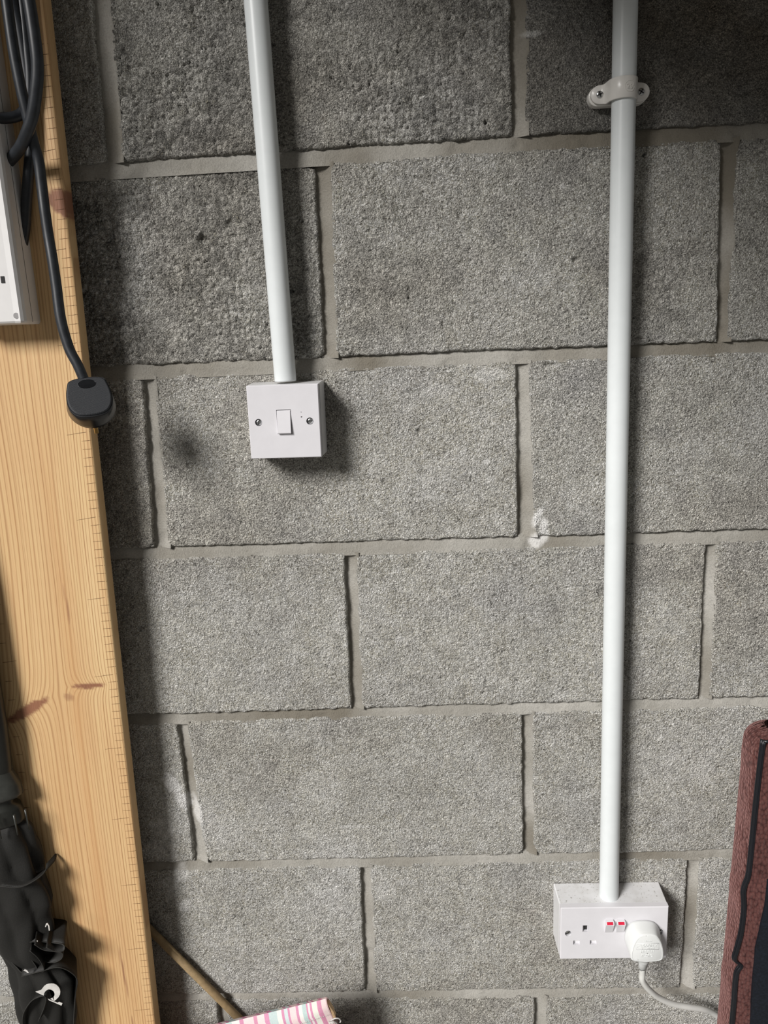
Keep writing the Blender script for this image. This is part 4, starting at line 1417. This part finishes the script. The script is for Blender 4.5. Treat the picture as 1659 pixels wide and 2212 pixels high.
def build_panel():
    zt = -.676
    Xe = lambda z: np.interp(z, [-1.58, -1.12, -.68], [.641, .6455, .6575])       # left face x at a height
    # rounded box shell: section in the x-y plane, swept up
    Zs = np.concatenate([np.linspace(FLOOR, zt - .022, 240), zt - .022 + .022 * np.sin(np.linspace(0, math.pi / 2, 12))[1:], ])
    secs, n = [], 0
    rows = []
    yb_, yf_ = -.040, -.094
    for z in Zs:
        # top rounding
        e = max(0.0, (z - (zt - .022)) / .022)
        ins = .020 * (1 - math.sqrt(max(0, 1 - e * e)))
        xe = float(Xe(z)) + ins
        rr = .011
        row = []
        wb_ = .0020 * math.sin(z * 41) + .0012 * math.sin(z * 97 + 1)
        for x in np.linspace(1.02 - ins, xe + rr, 26): row.append((x, yb_ - ins * .4))
        for a in np.linspace(math.pi / 2, math.pi, 7): row.append((xe + rr + rr * math.cos(a), yb_ - rr - ins * .4 + rr * math.sin(a)))
        for y in np.linspace(yb_ - rr, yf_ + .006, 14)[1:-1]:
            bulge = .0022 * math.sin((y - yb_) / (yf_ - yb_) * math.pi) + wb_ * .6
            row.append((xe - bulge, y + (ins * .6 if y < -.07 else 0)))
        for a in np.linspace(math.pi, 1.5 * math.pi, 6): row.append((xe + .006 + .006 * math.cos(a), yf_ + .006 + .006 * math.sin(a) + ins * .7))
        for x in np.linspace(xe + .006, 1.02 - ins, 30)[1:]:
            row.append((x, yf_ + ins * .7 - .003 * math.sin(min(1, (x - xe) / .05) * math.pi / 2) - .001 * math.sin(z * 60 + x * 90)))
        rows.append([(x - pb.x, y - pb.y, z - pb.z) for x, y in row])
    P = np.array(rows)
    me = grid_mesh('padding', P[:, ::-1], None, True)
    bm = bmesh.new(); bm.from_mesh(me)
    bmesh.ops.holes_fill(bm, edges=[e for e in bm.edges if e.is_boundary], sides=0)
    bmesh.ops.recalc_face_normals(bm, faces=bm.faces)
    bm.to_mesh(me); bm.free()
    obj('padded_cover', me, M['knit'], mp_)
    # piping along the front left edge, kinked where the fabric is pinched
    zz = [-.6770, -.72, -.774, -.824, -.858, -.872, -.884, -.905, -.940, -.966, -.981, -.990, -1.003, -1.05, -1.12, -1.25, -1.40, FLOOR + .002]
    kx = [.0015, .0005, 0, 0, -.0005, -.0035, -.0045, -.002, -.0025, -.006, -.0075, .001, -.0035, -.003, -.002, 0, 0, 0]
    bm = bmesh.new()
    for dx, r in ((-.0012, .0015), (.0017, .0012)):
        tube(bm, catmull([(float(Xe(z)) + .0015 + k + dx - pb.x, yf_ + .0006 + (.002 if dx < 0 else -.0008) - pb.y, z - pb.z) for z, k in zip(zz, kx)], 6), r, 10)
    # gap between the two cords
    P2 = catmull([(float(Xe(z)) + .0015 + k - pb.x, yf_ + .0002 - pb.y, z - pb.z) for z, k in zip(zz, kx)], 6)
    tube(bm, P2, .0018, 8)
    # top cord runs off to the right along the front upper edge
    tube(bm, catmull([(float(Xe(-.69)) + .003 - pb.x, yf_ - .0005 - pb.y, -.6780 - pb.z), (.70 - pb.x, yf_ - .001 - pb.y, -.6800 - pb.z), (.85 - pb.x, yf_ - .001 - pb.y, -.6800 - pb.z), (1.0 - pb.x, yf_ + .000 - pb.y, -.680 - pb.z)], 6), .0018, 8)
    o = obj('piping', bm, M['piping'], mp_, True); o['label'] = 'black piping'
    # front: knitted band beside the cord, black fabric panel further right
    bm = bmesh.new()
    xs = [(-.862, .6745), (-.90, .6735), (-.935, .6700), (-.96, .6660), (-1.00, .6655), (-1.06, .6660), (-1.2, .664), (FLOOR + .002, .66)]
    vl = [bm.verts.new((x - pb.x, yf_ - .0045 - pb.y, z - pb.z)) for z, x in xs]
    vr = [bm.verts.new((1.0 - pb.x, yf_ - .0045 - pb.y, z - pb.z)) for z, x in xs]
    vl2 = [bm.verts.new((v.co.x, v.co.y + .004, v.co.z)) for v in vl]; vr2 = [bm.verts.new((v.co.x, v.co.y + .004, v.co.z)) for v in vr]
    for i in range(len(vl) - 1):
        bm.faces.new((vl[i], vl[i + 1], vr[i + 1], vr[i])); bm.faces.new((vl2[i], vl2[i + 1], vl[i + 1], vl[i]))
    bm.faces.new((vl[0], vr[0], vr2[0], vl2[0]))
    bmesh.ops.recalc_face_normals(bm, faces=bm.faces)
    o = obj('front_insert', bm, M['vinyl'], mp_); o['label'] = 'black fabric insert'


build_panel()
